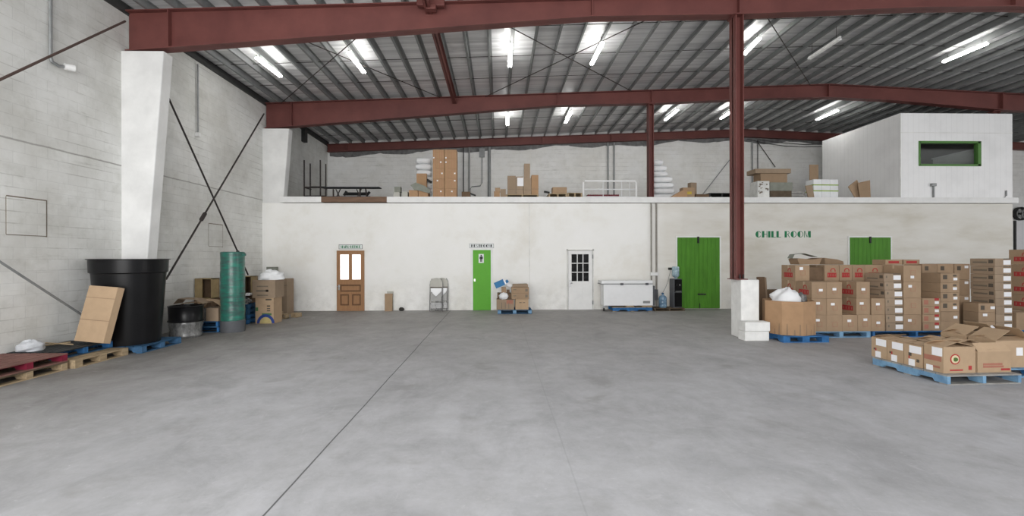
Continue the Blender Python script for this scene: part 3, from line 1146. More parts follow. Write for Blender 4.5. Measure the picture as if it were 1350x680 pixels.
# wooden office door with two lit panes
d, w, h = door_root(1, 445.5, 479.5, 331)
e = MB()
st = .1 * w * 2
pz0, pz1 = h * .525, h * .945
e.box(-w, -.05, 0, -w + st, -.005, h)
e.box(w - st, -.05, 0, w, -.005, h)
i0, i1 = -w + st, w - st
for a, b in ((0, h * .09), (h * .28, h * .32), (h * .44, pz0), (pz1, h)):
    e.box(i0, -.05, a, i1, -.005, b)
e.box(-.05, -.05, h * .09, .05, -.005, h * .28)
e.box(-.055, -.05, pz0, .055, -.005, pz1)
e.build('door_leaf', 'door_wood', d)
for a, b, c0, c1 in ((i0, -.05, h * .09, h * .28), (.05, i1, h * .09, h * .28), (i0, i1, h * .32, h * .44)):
    e = MB()
    e.box(a, -.015, c0, b, -.006, c1, 0)
    e.box(a + .05, -.034, c0 + .05, b - .05, -.0155, c1 - .05, 1)
    e.build('door_panel', ['door_wood_dark', 'door_wood'], d)
for s in (-1, 1):
    a, b = sorted((s * .055, s * (w - st)))
    B(a, -.04, pz0, b, -.01, pz1).build('door_pane', 'pane_lit', d)
e = MB()
e.box(-w - .025, -.06, 0, -w, 0, h + .02)
e.box(w, -.06, 0, w + .025, 0, h + .02)
e.box(-w, -.06, h, w, 0, h + .02)
e.build('door_frame', 'door_wood', d)
e = MB()
e.tube([(-w + .05, -.05, h * .41), (-w + .05, -.1, h * .41), (-w - .0, -.1, h * .41)], .016, 6)
e.box(-w + .02, -.06, h * .35, -w + .08, -.05, h * .44)
e.build('door_handle', 'steel', d)

# green restroom door
d, w, h = door_root(2, 623.5, 647, 329.5)
B(-w, -.04, 0, w, 0, h).build('door_leaf', 'green_paint', d, bevel=.004)
e = MB()
e.box(-w - .08, -.03, 0, -w, 0, h + .07)
e.box(w, -.03, 0, w + .08, 0, h + .07)
e.box(-w, -.03, h, w, 0, h + .07)
e.build('door_frame', 'white_paint', d)
e = MB()
e.tube([(-w + .06, -.04, h * .5), (-w + .06, -.1, h * .5)], .022, 10)
e.box(-w + .035, -.045, h * .48, -w + .085, -.04, h * .52)
e.build('door_handle', 'steel', d)
t = thing('pictogram_sign', 'white notice with a black standing person on the green door', 'sign', (P(634.5, 340, YW).x, YW - .04, P(634.5, 346.5, YW).z))
B(-.09, -.01, 0, .09, 0, .31).build('sign_board', 'sign_white', t)
e = MB()
e.prism([(.027 * math.cos(a * PI / 6), .255 + .027 * math.sin(a * PI / 6)) for a in range(12)], 'y', -.014, -.009)
e.box(-.04, -.014, .13, .04, -.009, .222)
e.box(-.06, -.014, .14, -.045, -.009, .215)
e.box(.045, -.014, .14, .06, -.009, .215)
e.box(-.032, -.014, .04, -.004, -.009, .14)
e.box(.004, -.014, .04, .032, -.009, .14)
e.build('pictogram', 'ink_black', t)

# white half-glazed door
d, w, h = door_root(3, 749, 780.5, 330.5)
gz0, gz1 = P(765, 370.5, YW).z, P(765, 335, YW).z
gx = .3
gc = (P(764.5, 350, YW).x - d.location.x)
e = MB()
e.box(-w, -.05, 0, w, -.005, gz0)
e.box(-w, -.05, gz1, w, -.005, h)
e.box(-w, -.05, gz0, gc - gx, -.005, gz1)
e.box(gc + gx, -.05, gz0, w, -.005, gz1)
for s in (-1, 1):
    for a, b in ((.2, .78), ):
        e.box(s * .2 - .14, -.058, .22, s * .2 + .14, -.05, .84)
e.build('door_leaf', 'white_paint', d)
e = MB()
for i in (1, 2):
    xx = gc - gx + 2 * gx * i / 3
    e.box(xx - .014, -.052, gz0, xx + .014, -.02, gz1)
    zz = gz0 + (gz1 - gz0) * i / 3
    e.box(gc - gx, -.052, zz - .014, gc + gx, -.02, zz + .014)
e.build('glazing_bars', 'white_paint', d)
B(gc - gx, -.03, gz0, gc + gx, -.022, gz1).build('window_pane', 'pane_dark', d)
e = MB()
for a in ((-w - .05, 0, -w - .012, h + .05), (w + .012, 0, w + .05, h + .05), (-w - .05, h + .012, w + .05, h + .05)):
    e.box(a[0], -.06, a[1], a[2], 0, a[3])
e.build('door_frame', 'dirty_white', d)
e = MB()
e.box(-w - .012, -.012, 0, w + .012, -.002, h + .012)
e.build('door_gap', 'ink_dark', d)
e = MB()
e.tube([(-w + .07, -.05, h * .45), (-w + .07, -.11, h * .45), (-w + .13, -.11, h * .45)], .016, 6)
e.box(-w + .03, -.06, h * .38, -w + .1, -.05, h * .5)
e.build('door_handle', 'steel', d)
e = MB()
for f in (.12, .9):
    e.box(w - .01, -.065, h * f - .07, w + .03, -.05, h * f + .07)
e.build('door_hinge', 'grey_conduit', d)


# plank double doors of the cold room
def plank_door(n, px0, px1, pyt, hw):
    d, w, h = door_root(n, px0, px1, pyt)
    for s in (-1, 1):
        e = MB()
        k = 5
        for i in range(k):
            a = s * (.008 + (w - .008) * i / k)
            b = s * (.008 + (w - .008) * (i + 1) / k)
            a, b = min(a, b), max(a, b)
            e.box(a + .003, -.05, .02, b - .003, -.01, h)
        e.box(min(0, s * w), -.04, .02, max(0, s * w), -.008, h)
        o = e.build('door_leaf', 'green_planks', d)
    e = MB()
    e.box(-w - .05, -.03, 0, -w, 0, h + .05)
    e.box(w, -.03, 0, w + .06, 0, h + .05)
    e.box(-w, -.03, h, w, 0, h + .05)
    e.build('door_frame', 'white_paint', d)
    e = MB()
    e.box(-.05, -.08, h - .2, .01, -.05, h + .03)
    e.build('door_latch', 'black_matt', d)
    e = MB()
    e.box(-.04, -.09, .49, .24, -.05, .54)
    e.build('door_bar', 'black_matt', d)
    MB().tube([(.03, -.06, .02), (.03, -.06, .2)], .014, 6).build('door_bolt', 'black_matt', d)


plank_door(4, 892.5, 948, 313, 0)
plank_door(5, 1119.5, 1173, 313, 0)

# pipes down the front wall
for px, r, mname, lab, z1 in ((858.7, .026, 'pipe_brown', 'slim brownish pipe down the front wall above the freezer end', P(859, 370, YW).z), (865.5, .03, 'pipe_brown', 'longer brownish pipe down the front wall beside the freezer', .0)):
    x = P(px, 300, YW - .06).x
    e = MB()
    e.tube([(x, YW - .05, 3.72), (x, YW - .05, z1 + .02)], r, 10)
    o = tag(e.build('wall_pipe', mname), lab, 'pipe')
p = P(863, 361, YW - .08)
tag(B(-.13, -.04, -.06, .13, .04, .06).build('switch_box', 'white_paint', loc=(p.x - .02, YW - .1, p.z), bevel=.01), 'small white switch box across the two wall pipes', 'switch box')
p = P(863, 386, YW - .08)
tag(B(-.09, -.06, -.25, .09, .05, .12).build('control_box', 'grey_plastic', loc=(p.x + .02, YW - .06, p.z), bevel=.01), 'grey control box on the wall pipes between freezer and jug', 'box')


# ------------------------------------------------------------------ pallets and cartons
def pallet(label, x, y, rz, w, l, deck, side, z=0., low=None, nb=7, hgt=.135, group='pallets on the warehouse floor', sw=.05):
    """stringers along local y; w across x, l along y; origin at the centre of its footprint"""
    t = thing('wooden_pallet', label, 'pallet', (x, y, z), rz, group)
    e = MB()
    bw = l / nb
    for i in range(nb):
        a = -l / 2 + i * bw + (.012 if i else 0)
        e.box(-w / 2, a, hgt - .02, w / 2, -l / 2 + (i + 1) * bw - (.012 if i < nb - 1 else 0), hgt)
    e.build('deck_boards', deck, t)
    e = MB()
    for yy in (-l / 2, -.06, l / 2 - .12):
        e.box(-w / 2, yy, 0, w / 2, yy + .12, .018)
    e.build('bottom_boards', low or deck, t)
    for xx in (-w / 2, -sw / 2, w / 2 - sw):
        e = MB()
        # notched stringer
        a = l / 2
        e.prism([(-a, .018), (-a * .7, .018), (-a * .66, .055), (-a * .3, .055), (-a * .26, .018), (a * .26, .018), (a * .3, .055), (a * .66, .055), (a * .7, .018), (a, .018), (a, hgt - .02), (-a, hgt - .02)], 'x', xx, xx + sw)
        e.build('stringer', side, t)
    return t


def red_logo(e, face, w, d, h, s=1.):
    """printed red band with pale letter gaps and a loop above, drawn on a face"""
    L = w if face == 'F' else d
    bw, bh = L * .62 * s, h * .3 * s
    cz = h * .36
    n = 14
    out = []

    def put(u0, v0, u1, v1):
        if face == 'F':
            e.box(u0, -d / 2 - .003, v0, u1, -d / 2 + .001, v1)
        else:
            e.box(-w / 2 - .003, u0, v0, -w / 2 + .001, u1, v1)
    put(-bw / 2, cz - bh / 2, bw / 2, cz - bh * .28)
    put(-bw / 2, cz + bh * .28, bw / 2, cz + bh / 2)
    k = 4
    for i in range(k + 1):
        u = -bw / 2 + bw * i / k
        put(max(-bw / 2, u - bw * .098), cz - bh * .28, min(bw / 2, u + bw * .098), cz + bh * .28)
    # loop
    r = h * .17 * s
    sgn = 1 if face == 'F' else -1
    cu, cv = sgn * L * .08, cz + bh / 2 + r * .75
    for i in range(10):
        a, b = PI * (-.15 + 1.3 * i / 10), PI * (-.15 + 1.3 * (i + 1) / 10)
        q = [(cu + r * math.cos(a), cv + r * math.sin(a)), (cu + r * math.cos(b), cv + r * math.sin(b)), (cu + r * .68 * math.cos(b), cv + r * .68 * math.sin(b)), (cu + r * .68 * math.cos(a), cv + r * .68 * math.sin(a))]
        if face == 'F':
            e.prism(q, 'y', -d / 2 - .003, -d / 2 + .001)
        else:
            e.prism(q, 'x', -w / 2 - .003, -w / 2 + .001)


def carton(label, x, y, z, w, d, h, tone='card_a', rz=0., stick=(), logo='', marks=(), group=None, opened=None, tape=True, band=None, name='cardboard_box', wobble=True):
    """x, y: front corner nearest the block wall; z: its foot.  stick: (face, u, v, du, dv); marks: (face, u, v, du, dv, ink)"""
    if wobble:
        rz += random.uniform(-.012, .012)
    w2, d2 = w - .008, d - .008
    t = thing(name, label, 'box', (x + w / 2, y + d / 2, z), rz, group)
    e = MB()
    if opened is None:
        e.box(-w2 / 2, -d2 / 2, .001, w2 / 2, d2 / 2, h - .003)
        e.build('carton', tone, t)
    else:
        k = .006
        e.box(-w2 / 2, -d2 / 2, .001, w2 / 2, d2 / 2, .012)
        e.box(-w2 / 2, -d2 / 2, .012, w2 / 2, -d2 / 2 + k, h)
        e.box(-w2 / 2, d2 / 2 - k, .012, w2 / 2, d2 / 2, h)
        e.box(-w2 / 2, -d2 / 2 + k, .012, -w2 / 2 + k, d2 / 2 - k, h)
        e.box(w2 / 2 - k, -d2 / 2 + k, .012, w2 / 2, d2 / 2 - k, h)
        e.build('carton', [tone], t)
        for side, ang in opened.items():       # ang 0 = folded shut, 90 = upright, 180 = hanging out level
            fl = (d2 if side in 'FB' else w2) * .48
            a = math.radians(ang)
            run, rise = fl * math.cos(a), fl * math.sin(a)
            e = MB()
            if side == 'F':
                q = [(-w2 / 2 + .005, -d2 / 2, h), (w2 / 2 - .005, -d2 / 2, h), (w2 / 2 - .015, -d2 / 2 + run, h + rise), (-w2 / 2 + .015, -d2 / 2 + run, h + rise)]
            elif side == 'B':
                q = [(-w2 / 2 + .005, d2 / 2, h), (w2 / 2 - .005, d2 / 2, h), (w2 / 2 - .015, d2 / 2 - run, h + rise), (-w2 / 2 + .015, d2 / 2 - run, h + rise)]
            elif side == 'L':
                q = [(-w2 / 2, -d2 / 2 + .005, h), (-w2 / 2, d2 / 2 - .005, h), (-w2 / 2 + run, d2 / 2 - .015, h + rise), (-w2 / 2 + run, -d2 / 2 + .015, h + rise)]
            else:
                q = [(w2 / 2, -d2 / 2 + .005, h), (w2 / 2, d2 / 2 - .005, h), (w2 / 2 - run, d2 / 2 - .015, h + rise), (w2 / 2 - run, -d2 / 2 + .015, h + rise)]
            q2 = [(a2, b2, c2 + .006) for a2, b2, c2 in q]
            e.add(q + q2, [(0, 1, 2, 3), (7, 6, 5, 4), (0, 4, 5, 1), (1, 5, 6, 2), (2, 6, 7, 3), (3, 7, 4, 0)])
            e.build('flap', tone, t)
    if tape and opened is None:
        e = MB()
        e.box(-w2 / 2, -.025, h - .003, w2 / 2, .025, h - .001)
        e.box(-w2 / 2 - .002, -.025, h - .08, -w2 / 2, .025, h - .001)
        e.build('packing_tape', 'tape', t)

    def face(e, f, u, v, du, dv, th=.004):
        if f == 'F':
            e.box(u * w2 - du / 2, -d2 / 2 - th, v * h - dv / 2, u * w2 + du / 2, -d2 / 2 + .001, v * h + dv / 2)
        else:
            e.box(-w2 / 2 - th, u * d2 - du / 2, v * h - dv / 2, -w2 / 2 + .001, u * d2 + du / 2, v * h + dv / 2)
    for f, u, v, du, dv in stick:
        e = MB()
        face(e, f, u, v, du, dv)
        e.build('paper_label', 'paper', t)
    if logo:
        for f in logo:
            e = MB()
            red_logo(e, f, w2, d2, h)
            e.build('printed_logo', 'ink_red', t)
    inks = {}
    for f, u, v, du, dv, ink in marks:
        inks.setdefault(ink, MB())
        face(inks[ink], f, u, v, du, dv, .002)
    for ink, e in inks.items():
        if len(e.f) in (12, 18):        # two or three marks: each its own part
            for q in range(len(e.f) // 6):
                e2 = MB()
                e2.add(e.v[q * 8:q * 8 + 8], [[i - q * 8 for i in f] for f in e.f[q * 6:q * 6 + 6]])
                e2.build('printed_mark', ink, t)
        else:
            e.build('printed_marks', ink, t)  # printed squares, bars and bands of one ink, joined as one part
    return t


def outline(f, u, v, du, dv, ink, w, h, L):
    """four thin bars around a rectangle"""
    k = .006
    return [(f, u, v + dv / 2 / h, du, k, ink), (f, u, v - dv / 2 / h, du, k, ink), (f, u - du / 2 / L, v, k, dv, ink), (f, u + du / 2 / L, v, k, dv, ink)]


ORD = ['bottom', 'second', 'third', 'fourth', 'fifth', 'sixth', 'seventh', 'eighth', 'ninth']

# ---- goods on the pallets by the chill room
YF = 10.25
PZ0 = .135
GX = lambda px, Y=YF: P(px, 400, Y).x
X = [GX(1070), GX(1090), GX(1110.5), GX(1131), GX(1149), GX(1167), GX(1191), GX(1215)]
pallet('blue pallet under the octagonal cardboard bin', (6.0 + X[0] - .03) / 2, 10.22, 0, X[0] - .03 - 6.0, 1.12, 'blue_wood', 'blue_wood', sw=.15)
pallet('worn blue pallet under the cartons with red logos, beside the octagonal bin', (X[0] + X[4] - .04) / 2, 10.8, 0, X[4] - X[0] - .04, 1.14, 'blue_worn', 'blue_worn', sw=.09)
pallet('bright blue pallet under the flat cartons with white stickers', (X[4] + GX(1266)) / 2, 10.8, 0, GX(1266) - X[4] - .03, 1.14, 'blue_wood', 'blue_wood')
pallet('grey blue pallet under the tallest stack of flat cartons', GX(1300) + .02, 10.95, 0, GX(1338) - GX(1266) + .0, 1.1, 'blue_worn', 'blue_worn')
HB = .37
DB = .55


def std_marks(w, h, lab=True, box_v=.42):
    L = w
    return outline('F', .05, box_v, .11, .1, 'ink_pink', w, h, L)


def std_stick(i):
    r = random.Random(i * 7 + 1)
    return [('F', r.uniform(-.12, .12), r.uniform(.5, .72), .085, .055)]


nm = {0: 'corner stack beside the octagonal bin', 1: 'second front stack from the octagonal bin', 3: 'front stack past the single low carton', 4: 'two-high front stack before the stickered flats'}
G2 = 'cartons on the worn blue pallet'
for ci, rows in ((0, 3), (1, 3), (2, 1), (3, 3), (4, 2)):
    for r in range(rows):
        w = X[ci + 1] - X[ci]
        if ci == 2:
            lab = 'single low brown carton at the front between two taller carton stacks'
        else:
            lab = '%s brown carton of the %s' % ('top' if r == rows - 1 else ORD[r], nm[ci])
        sh = (-.03 if (ci == 3 and r) else 0)
        carton(lab, X[ci] + sh, YF, PZ0 + HB * r, w, DB, HB, 'card_a', stick=std_stick(ci * 5 + r) if (ci, r) not in ((1, 0),) else (), logo='L', marks=std_marks(w, HB), group=G2)
# rear row
nr = {0: 'rear corner stack behind the octagonal bin', 2: 'third rear stack', 3: 'fourth rear stack', 4: 'fifth rear stack', 5: 'sixth rear stack'}
for ci in (0, 2, 3, 4, 5):
    w = X[ci + 1] - X[ci]
    rr = 4
    for r in range(rr):
        if r < 3 and ci in (2, 3, 4, 5):
            if not ((ci == 2 and r >= 1) or r == 2):
                continue
        if ci == 0:
            lab = '%s brown carton of the rear corner stack behind the octagonal bin' % ('topmost' if r == 3 else ORD[r])
            if r == 3:
                lab = 'topmost brown carton at the rear corner, red loop logo on its side'
            carton(lab, X[ci], YF + .57, PZ0 + HB * r, w, DB, HB, 'card_a', logo='L', stick=[('F', -.08, .78, .08, .07)] if r == 3 else (), marks=std_marks(w, HB, box_v=.5), group='cartons in the rear row by the chill room')
        else:
            if r == 3:
                lab = {2: 'top row carton with red logo beside the dark gap', 3: 'top row carton with red logo, middle of three in a row', 4: 'top row carton with red logo at the end of three, below the green door', 5: 'top row carton with red logo half hidden above the stickered flats'}[ci]
            else:
                lab = '%s carton of the %s, mostly hidden behind the front stacks' % (ORD[r], nr[ci])
            carton(lab, X[ci], YF + .57, PZ0 + HB * r, w, DB, HB, 'card_a', logo='F' if r == 3 else '', group='cartons in the rear row by the chill room')
# hidden supports below the rear row
for ci in (1, 2, 3, 4, 5):
    w = X[ci + 1] - X[ci]
    for r in range(3):
        if ci == 2 and r >= 1 or ci in (3, 4, 5) and r == 2:
            continue
        if ci == 1:
            lab = '%s carton behind the second front stack, under the dark gap' % ORD[r]
        else:
            lab = '%s carton of the rear row behind front stack %s' % (ORD[r], {2: 'with the single low carton', 3: 'past the single low carton', 4: 'two cartons high', 5: 'of stickered flats'}[ci])
        carton(lab, X[ci], YF + .57, PZ0 + HB * r, w, DB, HB, 'card_a', logo='', group='cartons in the rear row by the chill room', tape=False)
# added dark carton, its colour standing in for the shade in the gap
carton('dark carton added to paint the shade in the top row gap', X[1] + .01, YF + .6, PZ0 + 3 * HB, X[2] - X[1] - .02, .45, HB - .05, 'card_dark', tape=False)
# two shallow cartons on top
for i, (a, b) in enumerate(((1165, 1188), (1189, 1211))):
    p, q = GX(a, 10.95), GX(b, 10.95)
    z = PZ0 + 4 * HB
    carton(['shallow carton with red print lying on the rear row, below the green door edge', 'shallow carton with red print lying on top above the column of labelled cartons'][i], p, 10.9, z, q - p - .01, .4, .125, 'card_a', marks=[('F', .0, .5, .26, .055, 'ink_red')], tape=False)
if True:
    w = X[7] - X[6]
    for r in range(3, 4):
        pass
    for r in range(4):
        carton('brown carton behind the four high labelled column, %s level' % ORD[r], X[6], YF + .57, PZ0 + HB * r, w, DB, HB, 'card_a', tape=False, group='cartons in the rear row by the chill room')

# flats with white stickers
hf = (4 * HB - .185) / 7
w = X[6] - X[5]
for r in range(7):
    sh = [.02, .015, .01, .005, 0, -.02, -.03][r]
    marks = [('F', -.35, .6, .03, .05, 'ink_grey'), ('L', -.36, .6, .09, .07, 'ink_dark'), ('L', .1, .35, .3, .03, 'ink_grey'), ('F', .26, .93, .17, .02, 'ink_dark')]
    carton('%s flat brown carton with big white sticker, stack on the bright blue pallet' % ('top' if r == 6 else ORD[r]), X[5] + sh, YF, PZ0 + hf * r, w - .02, DB, hf, 'card_b', stick=[('F', .27, .5, .17, .1)], marks=marks, group='flat cartons with white stickers', tape=False)
# four-high labelled column
w = X[7] - X[6]
for r in range(4):
    carton('%s brown carton of the four high column beside the stickered flats' % ('top' if r == 3 else ORD[r]), X[6] + .005, YF, PZ0 + HB * r, w - .01, DB, HB, 'card_a', stick=[('F', [-.15, 0, -.12, 0][r], [.64, .5, .72, .28][r], .08, .06)] if r in (0, 2, 3) else (), marks=std_marks(w, HB, box_v=.55), group='four high labelled column')
# four red marked flats
x8, x9, x10 = GX(1216.5), GX(1240), GX(1265)
hr = .735 / 4
for r in range(4):
    carton('%s flat carton with red edge print, low stack of four' % ('top' if r == 3 else ORD[r]), x8, YF, PZ0 + hr * r, x9 - x8, .5, hr, 'card_a', stick=[('F', .3, .45, .09, .06)], marks=[('F', -.3, .5, .1, .1, 'ink_pink'), ('F', .3, .86, .1, .05, 'ink_red')], tape=False, group='flat cartons with red edge print')
# six-high stack with dark square prints
h9 = 1.295 / 6
for r in range(6):
    carton('%s carton of the six high stack with dark square prints' % ('top' if r == 5 else ORD[r]), x9, YF, PZ0 + h9 * r, x10 - x9, .48, h9, 'card_a', stick=[('F', .27 + .02 * (r % 2), .4, .09, .06)], marks=[('F', -.26, .6, .1, .1, 'ink_dark'), ('F', .26, .75, .08, .04, 'ink_dark')] if r >= 2 else (), tape=False, group='six high stack with dark square prints')
# rear cartons behind those
yb = YF + .55
for i, (a, b, n) in enumerate(((1215.5, 1236, 4), (1236.5, 1257.5, 4), (1258, 1279, 4))):
    xa2, xb2 = GX(a, yb), GX(b, yb)
    hh = 1.5 / 4
    for r in range(n):
        carton('%s carton in the rear stack behind %s' % ('topmost' if r == 3 else ORD[r], ['the four red edged flats', 'the six high stack, square printed', 'the six high stack, beside the tallest flats'][i]), xa2, yb, PZ0 + hh * r, xb2 - xa2, .5, hh, 'card_a',
               stick=[('F', .28, .3 if i != 2 else .8, .09, .06)] if i != 1 else [], marks=[('F', -.2, .72, .09, .1, 'ink_dark')] if r == 3 else (), tape=False, group='rear cartons on the bright blue pallet')
# tallest stack of flats
x13, x14 = GX(1313), GX(1335)
ht = 1.63 / 9
for r in range(9):
    s = [0, 0, 0, -.005, -.01, -.02, -.02, -.02, -.025][r]
    carton('%s flat carton with white sticker, tallest stack near the room corner' % ('top' if r == 8 else ORD[r]), x13 + s, YF, PZ0 + ht * r, x14 - x13, .56, ht, 'card_b', stick=[('F', .24, .48, .17, .1)], marks=[('L', -.34, .6, .1, .08, 'ink_dark'), ('L', .1, .5, .32, .035, 'ink_grey'), ('F', .24, .92, .17, .02, 'ink_dark')], tape=False, group='tallest flat cartons with white stickers')
# three cartons against its side
x11 = GX(1290)
for r in range(3):
    carton('%s of three low cartons leaning against the tallest flat stack' % ('top' if r == 2 else ORD[r]), x11, YF, PZ0 + .205 * r, x13 - x11 - .015, .36, .205, 'card_a', stick=[('F', [.36, -.1, .36][r], [.4, .7, .5][r], .1, .06)], marks=[('F', -.25, .5, .09, .1, 'ink_dark')] if r == 2 else (), tape=False, group='low cartons beside the tallest flats')
# last column at the frame edge
x12 = GX(1338.5) + .02
pallet('blue pallet under the red logo cartons past the tallest flat stack', x12 + .68, 10.82, 0, 1.34, 1.16, 'blue_wood', 'blue_wood')
carton('brown labelled carton at the foot of the tall red logo column', x12, YF, PZ0, .5, .7, .4, 'card_a', stick=[('F', .0, .55, .08, .07)])
xs = 1.131 * 11.1
carton('plain bottom carton carrying the tall red logo column', xs, YF + .27, PZ0, .42, .6, .4, 'card_a', tape=False)
for r in range(4):
    carton('%s red logo carton of the tall column past the tallest flats' % ('top' if r == 3 else ORD[r]), xs, YF + .27, PZ0 + .4 + .36 * r, .42, .6, .36, 'card_a', logo='L', tape=False, group='tall red logo column')


def crumpled(name, label, cat, pts, th, mname, loc, rz=0., solid=False):
    """bent sheet: pts are (u, z) along x, width along y"""
    e = MB()
    top = [(u, z) for u, z in pts]
    bot = [(u, z - .008) for u, z in reversed(pts)]
    e.prism(pts if solid else top + bot, 'y', -th / 2, th / 2)
    return tag(e.build(name, mname, loc=loc, rz=rz), label, cat)


# loose cardboard on top
zt = PZ0 + 4 * HB
o = crumpled('cardboard_tray', 'crumpled open cardboard tray lying on the rear corner cartons', 'box', [(-.22, .0), (-.27, .13), (-.24, .15), (.1, .12), (.33, .16), (.26, .0)], .35, 'card_in', (GX(1058, 11.1), 11.05, zt + .012), solid=True)
crumpled('cardboard_sheet', 'thin bent cardboard strip arching over the crumpled tray', 'cardboard', [(-.3, .0), (-.25, .09), (.0, .11), (.3, .03)], .2, 'grey_sheet', (GX(1056, 11.1), 11.05, zt + .17))
o = crumpled('cardboard_tray', 'dark bent cardboard lying behind the first top row logo carton', 'box', [(-.2, .0), (-.22, .17), (.1, .13), (.26, .08), (.27, .0)], .3, 'card_in', (GX(1093, 11.6), 11.6, zt), solid=True)
carton('spare dark carton holding up the bent cardboard behind the top row', GX(1093, 11.6) - .22, 11.45, 0, .5, .32, zt - .01, 'card_dark', tape=False)

# octagonal bin with plastic
t = thing('octagonal_bin', 'large octagonal cardboard bin filled with white plastic beside the pedestal', 'box', (GX(1039, 10.2), 10.2, PZ0), 0)
e = MB()
n = 8
Rb = .54
ring = []
for k in range(n):
    a = PI / 8 + 2 * PI * k / n + .39
    ring.append((Rb * .97 * math.cos(a), Rb * .97 * math.sin(a)))
hb = .72
outer = ring
inner = [(x * .97, y * .97) for x, y in ring]
vs = [(x, y, 0) for x, y in outer] + [(x, y, hb) for x, y in outer] + [(x, y, hb) for x, y in inner] + [(x, y, .02) for x, y in inner]
fs = []
for k in range(n):
    j = (k + 1) % n
    fs += [(k, j, n + j, n + k), (n + k, n + j, 2 * n + j, 2 * n + k), (2 * n + k, 2 * n + j, 3 * n + j, 3 * n + k)]
fs += [tuple(range(n - 1, -1, -1)), tuple(range(3 * n, 4 * n))]
e.add(vs, fs)
e.build('bin_wall', 'card_c', t)
e = MB()
for k in range(n):       # wear marks near the foot
    j = (k + 1) % n
    for f in (.25, .6, .85):
        a = Vector((*ring[k], 0)).lerp(Vector((*ring[j], 0)), f)
        u = (Vector((*ring[j], 0)) - Vector((*ring[k], 0))).normalized() * .018
        nrm = Vector((a.x, a.y, 0)).normalized() * .004
        hgt = .12 + .12 * ((k * 3 + int(f * 10)) % 3) / 2
        e.add([a - u + nrm, a + u + nrm, a + u * .5 + nrm + Vector((0, 0, hgt)), a - u * .5 + nrm + Vector((0, 0, hgt))], [(0, 1, 2, 3)])
e.build('tear_marks', 'card_in', t)
e = MB()
e.blob((GX(1035, 10.2), 10.15, PZ0 + .72), (.3, .28, .25), 3, .35, 16)
tag(e.build('plastic_sheet', 'foam'), 'heap of white plastic sheet spilling from the octagonal bin', 'plastic sheet')
e = MB()
e.blob((GX(1055, 10.2), 10.2, PZ0 + .7), (.13, .16, .17), 5, .3, 12)
tag(e.build('plastic_bag', 'clear_wrap'), 'greyish plastic bag beside the white heap in the octagonal bin', 'bag')
# cardboard sheets leaning behind it
for i, (a, b, pt, mname, lab) in enumerate(((999, 1009, 365, 'card_dark', 'folded cardboard sheet standing closest behind the white pedestal'), (1008, 1016, 366, 'card_b', 'folded cardboard sheet standing behind the octagonal bin'))):
    pa, pb = P(a, pt, 11.6), P(b, pt, 11.6)
    zb = .0
    e = MB()
    hh = pa.z
    e.prism([(-.1, 0), (-.06, 0), (.06, hh), (.03, hh)], 'x', 0, pb.x - pa.x)
    tag(e.build('cardboard_sheet', mname, loc=(pa.x, 11.6 + .16 * i, zb)), lab, 'cardboard')
tag(B(0, 0, 0, .5, .35, .95).build('olive_crate', 'card_dark', loc=(GX(1020, 11.8), 11.9, 0), bevel=.01), 'dark low carton standing between the leaning sheets and the corner cartons', 'box')
pallet('bare worn pallet lying behind the pedestal and the octagonal bin', 7.25, 12.6, .1, .8, .6, 'wood_dark', 'wood_dark', hgt=.13)

# ---- low pallet of opened cartons near the camera
p0 = PZ(1249, 508, 0)
W5, L5 = 1.13, 1.24
rz5 = math.radians(2.5)
R5 = Matrix.Rotation(rz5, 4, 'Z')


def on5(u, v):
    q = R5 @ Vector((u, v, 0))
    return p0.x + q.x, p0.y + q.y


cx5, cy5 = on5(W5 / 2, L5 / 2)
pallet('pale blue worn pallet carrying the opened cartons near the floor joint', cx5, cy5, rz5, W5, L5, 'wood_grey', 'blue_worn', hgt=.14)


def carton5(u, v, w, d, h, label, **kw):
    a, b = on5(u + w / 2, v + d / 2)
    return carton(label, a - w / 2, b - d / 2, .14, w, d, h, 'card_d', rz=rz5, wobble=False, group='cartons on the pale blue pallet', **kw)


ends = ['end carton of the pale blue pallet, farthest along, with white sheet label', 'second carton along the side of the pale blue pallet, white label', 'third carton along the side of the pale blue pallet, dark round marks']
for i in range(3):
    v = .12 + .3 * (3 - i)
    mk = [('L', .3, .42, .03, .03, 'ink_dark')] if i < 2 else [('L', .15, .55, .05, .05, 'ink_dark'), ('L', -.3, .3, .045, .045, 'ink_dark')]
    carton5(.04, v, .52, .295, .32, ends[i], stick=[('L', -.15, .8, .19, .11), ('L', .05, .17, .1, .1)], marks=mk + [('L', .2, .4, .02, .05, 'ink_red')], tape=False, opened={'L': 8, 'R': 10, 'B': [20, 6, 10][i], 'F': 8})
o = carton5(.05, .1, .5, .3, .37, 'corner carton with a round red and green fruit emblem, flaps half open', stick=[('L', -.18, .8, .15, .12), ('L', .2, .12, .1, .08)], marks=[('L', .05, .52, .26, .07, 'ink_pink'), ('L', -.05, .2, .16, .03, 'ink_pink'), ('F', .33, .2, .05, .06, 'ink_red'), ('F', -.1, .12, .2, .02, 'ink_red')], tape=False, opened={'F': 3, 'B': 30, 'L': 16, 'R': 14})
em = MB()


def disc(e, cu, cv, r, dy, mi, n=20):
    e.prism([(cu + r * math.cos(2 * PI * k / n), cv + r * math.sin(2 * PI * k / n)) for k in range(n)], 'y', -.149 - dy, -.14, mi)


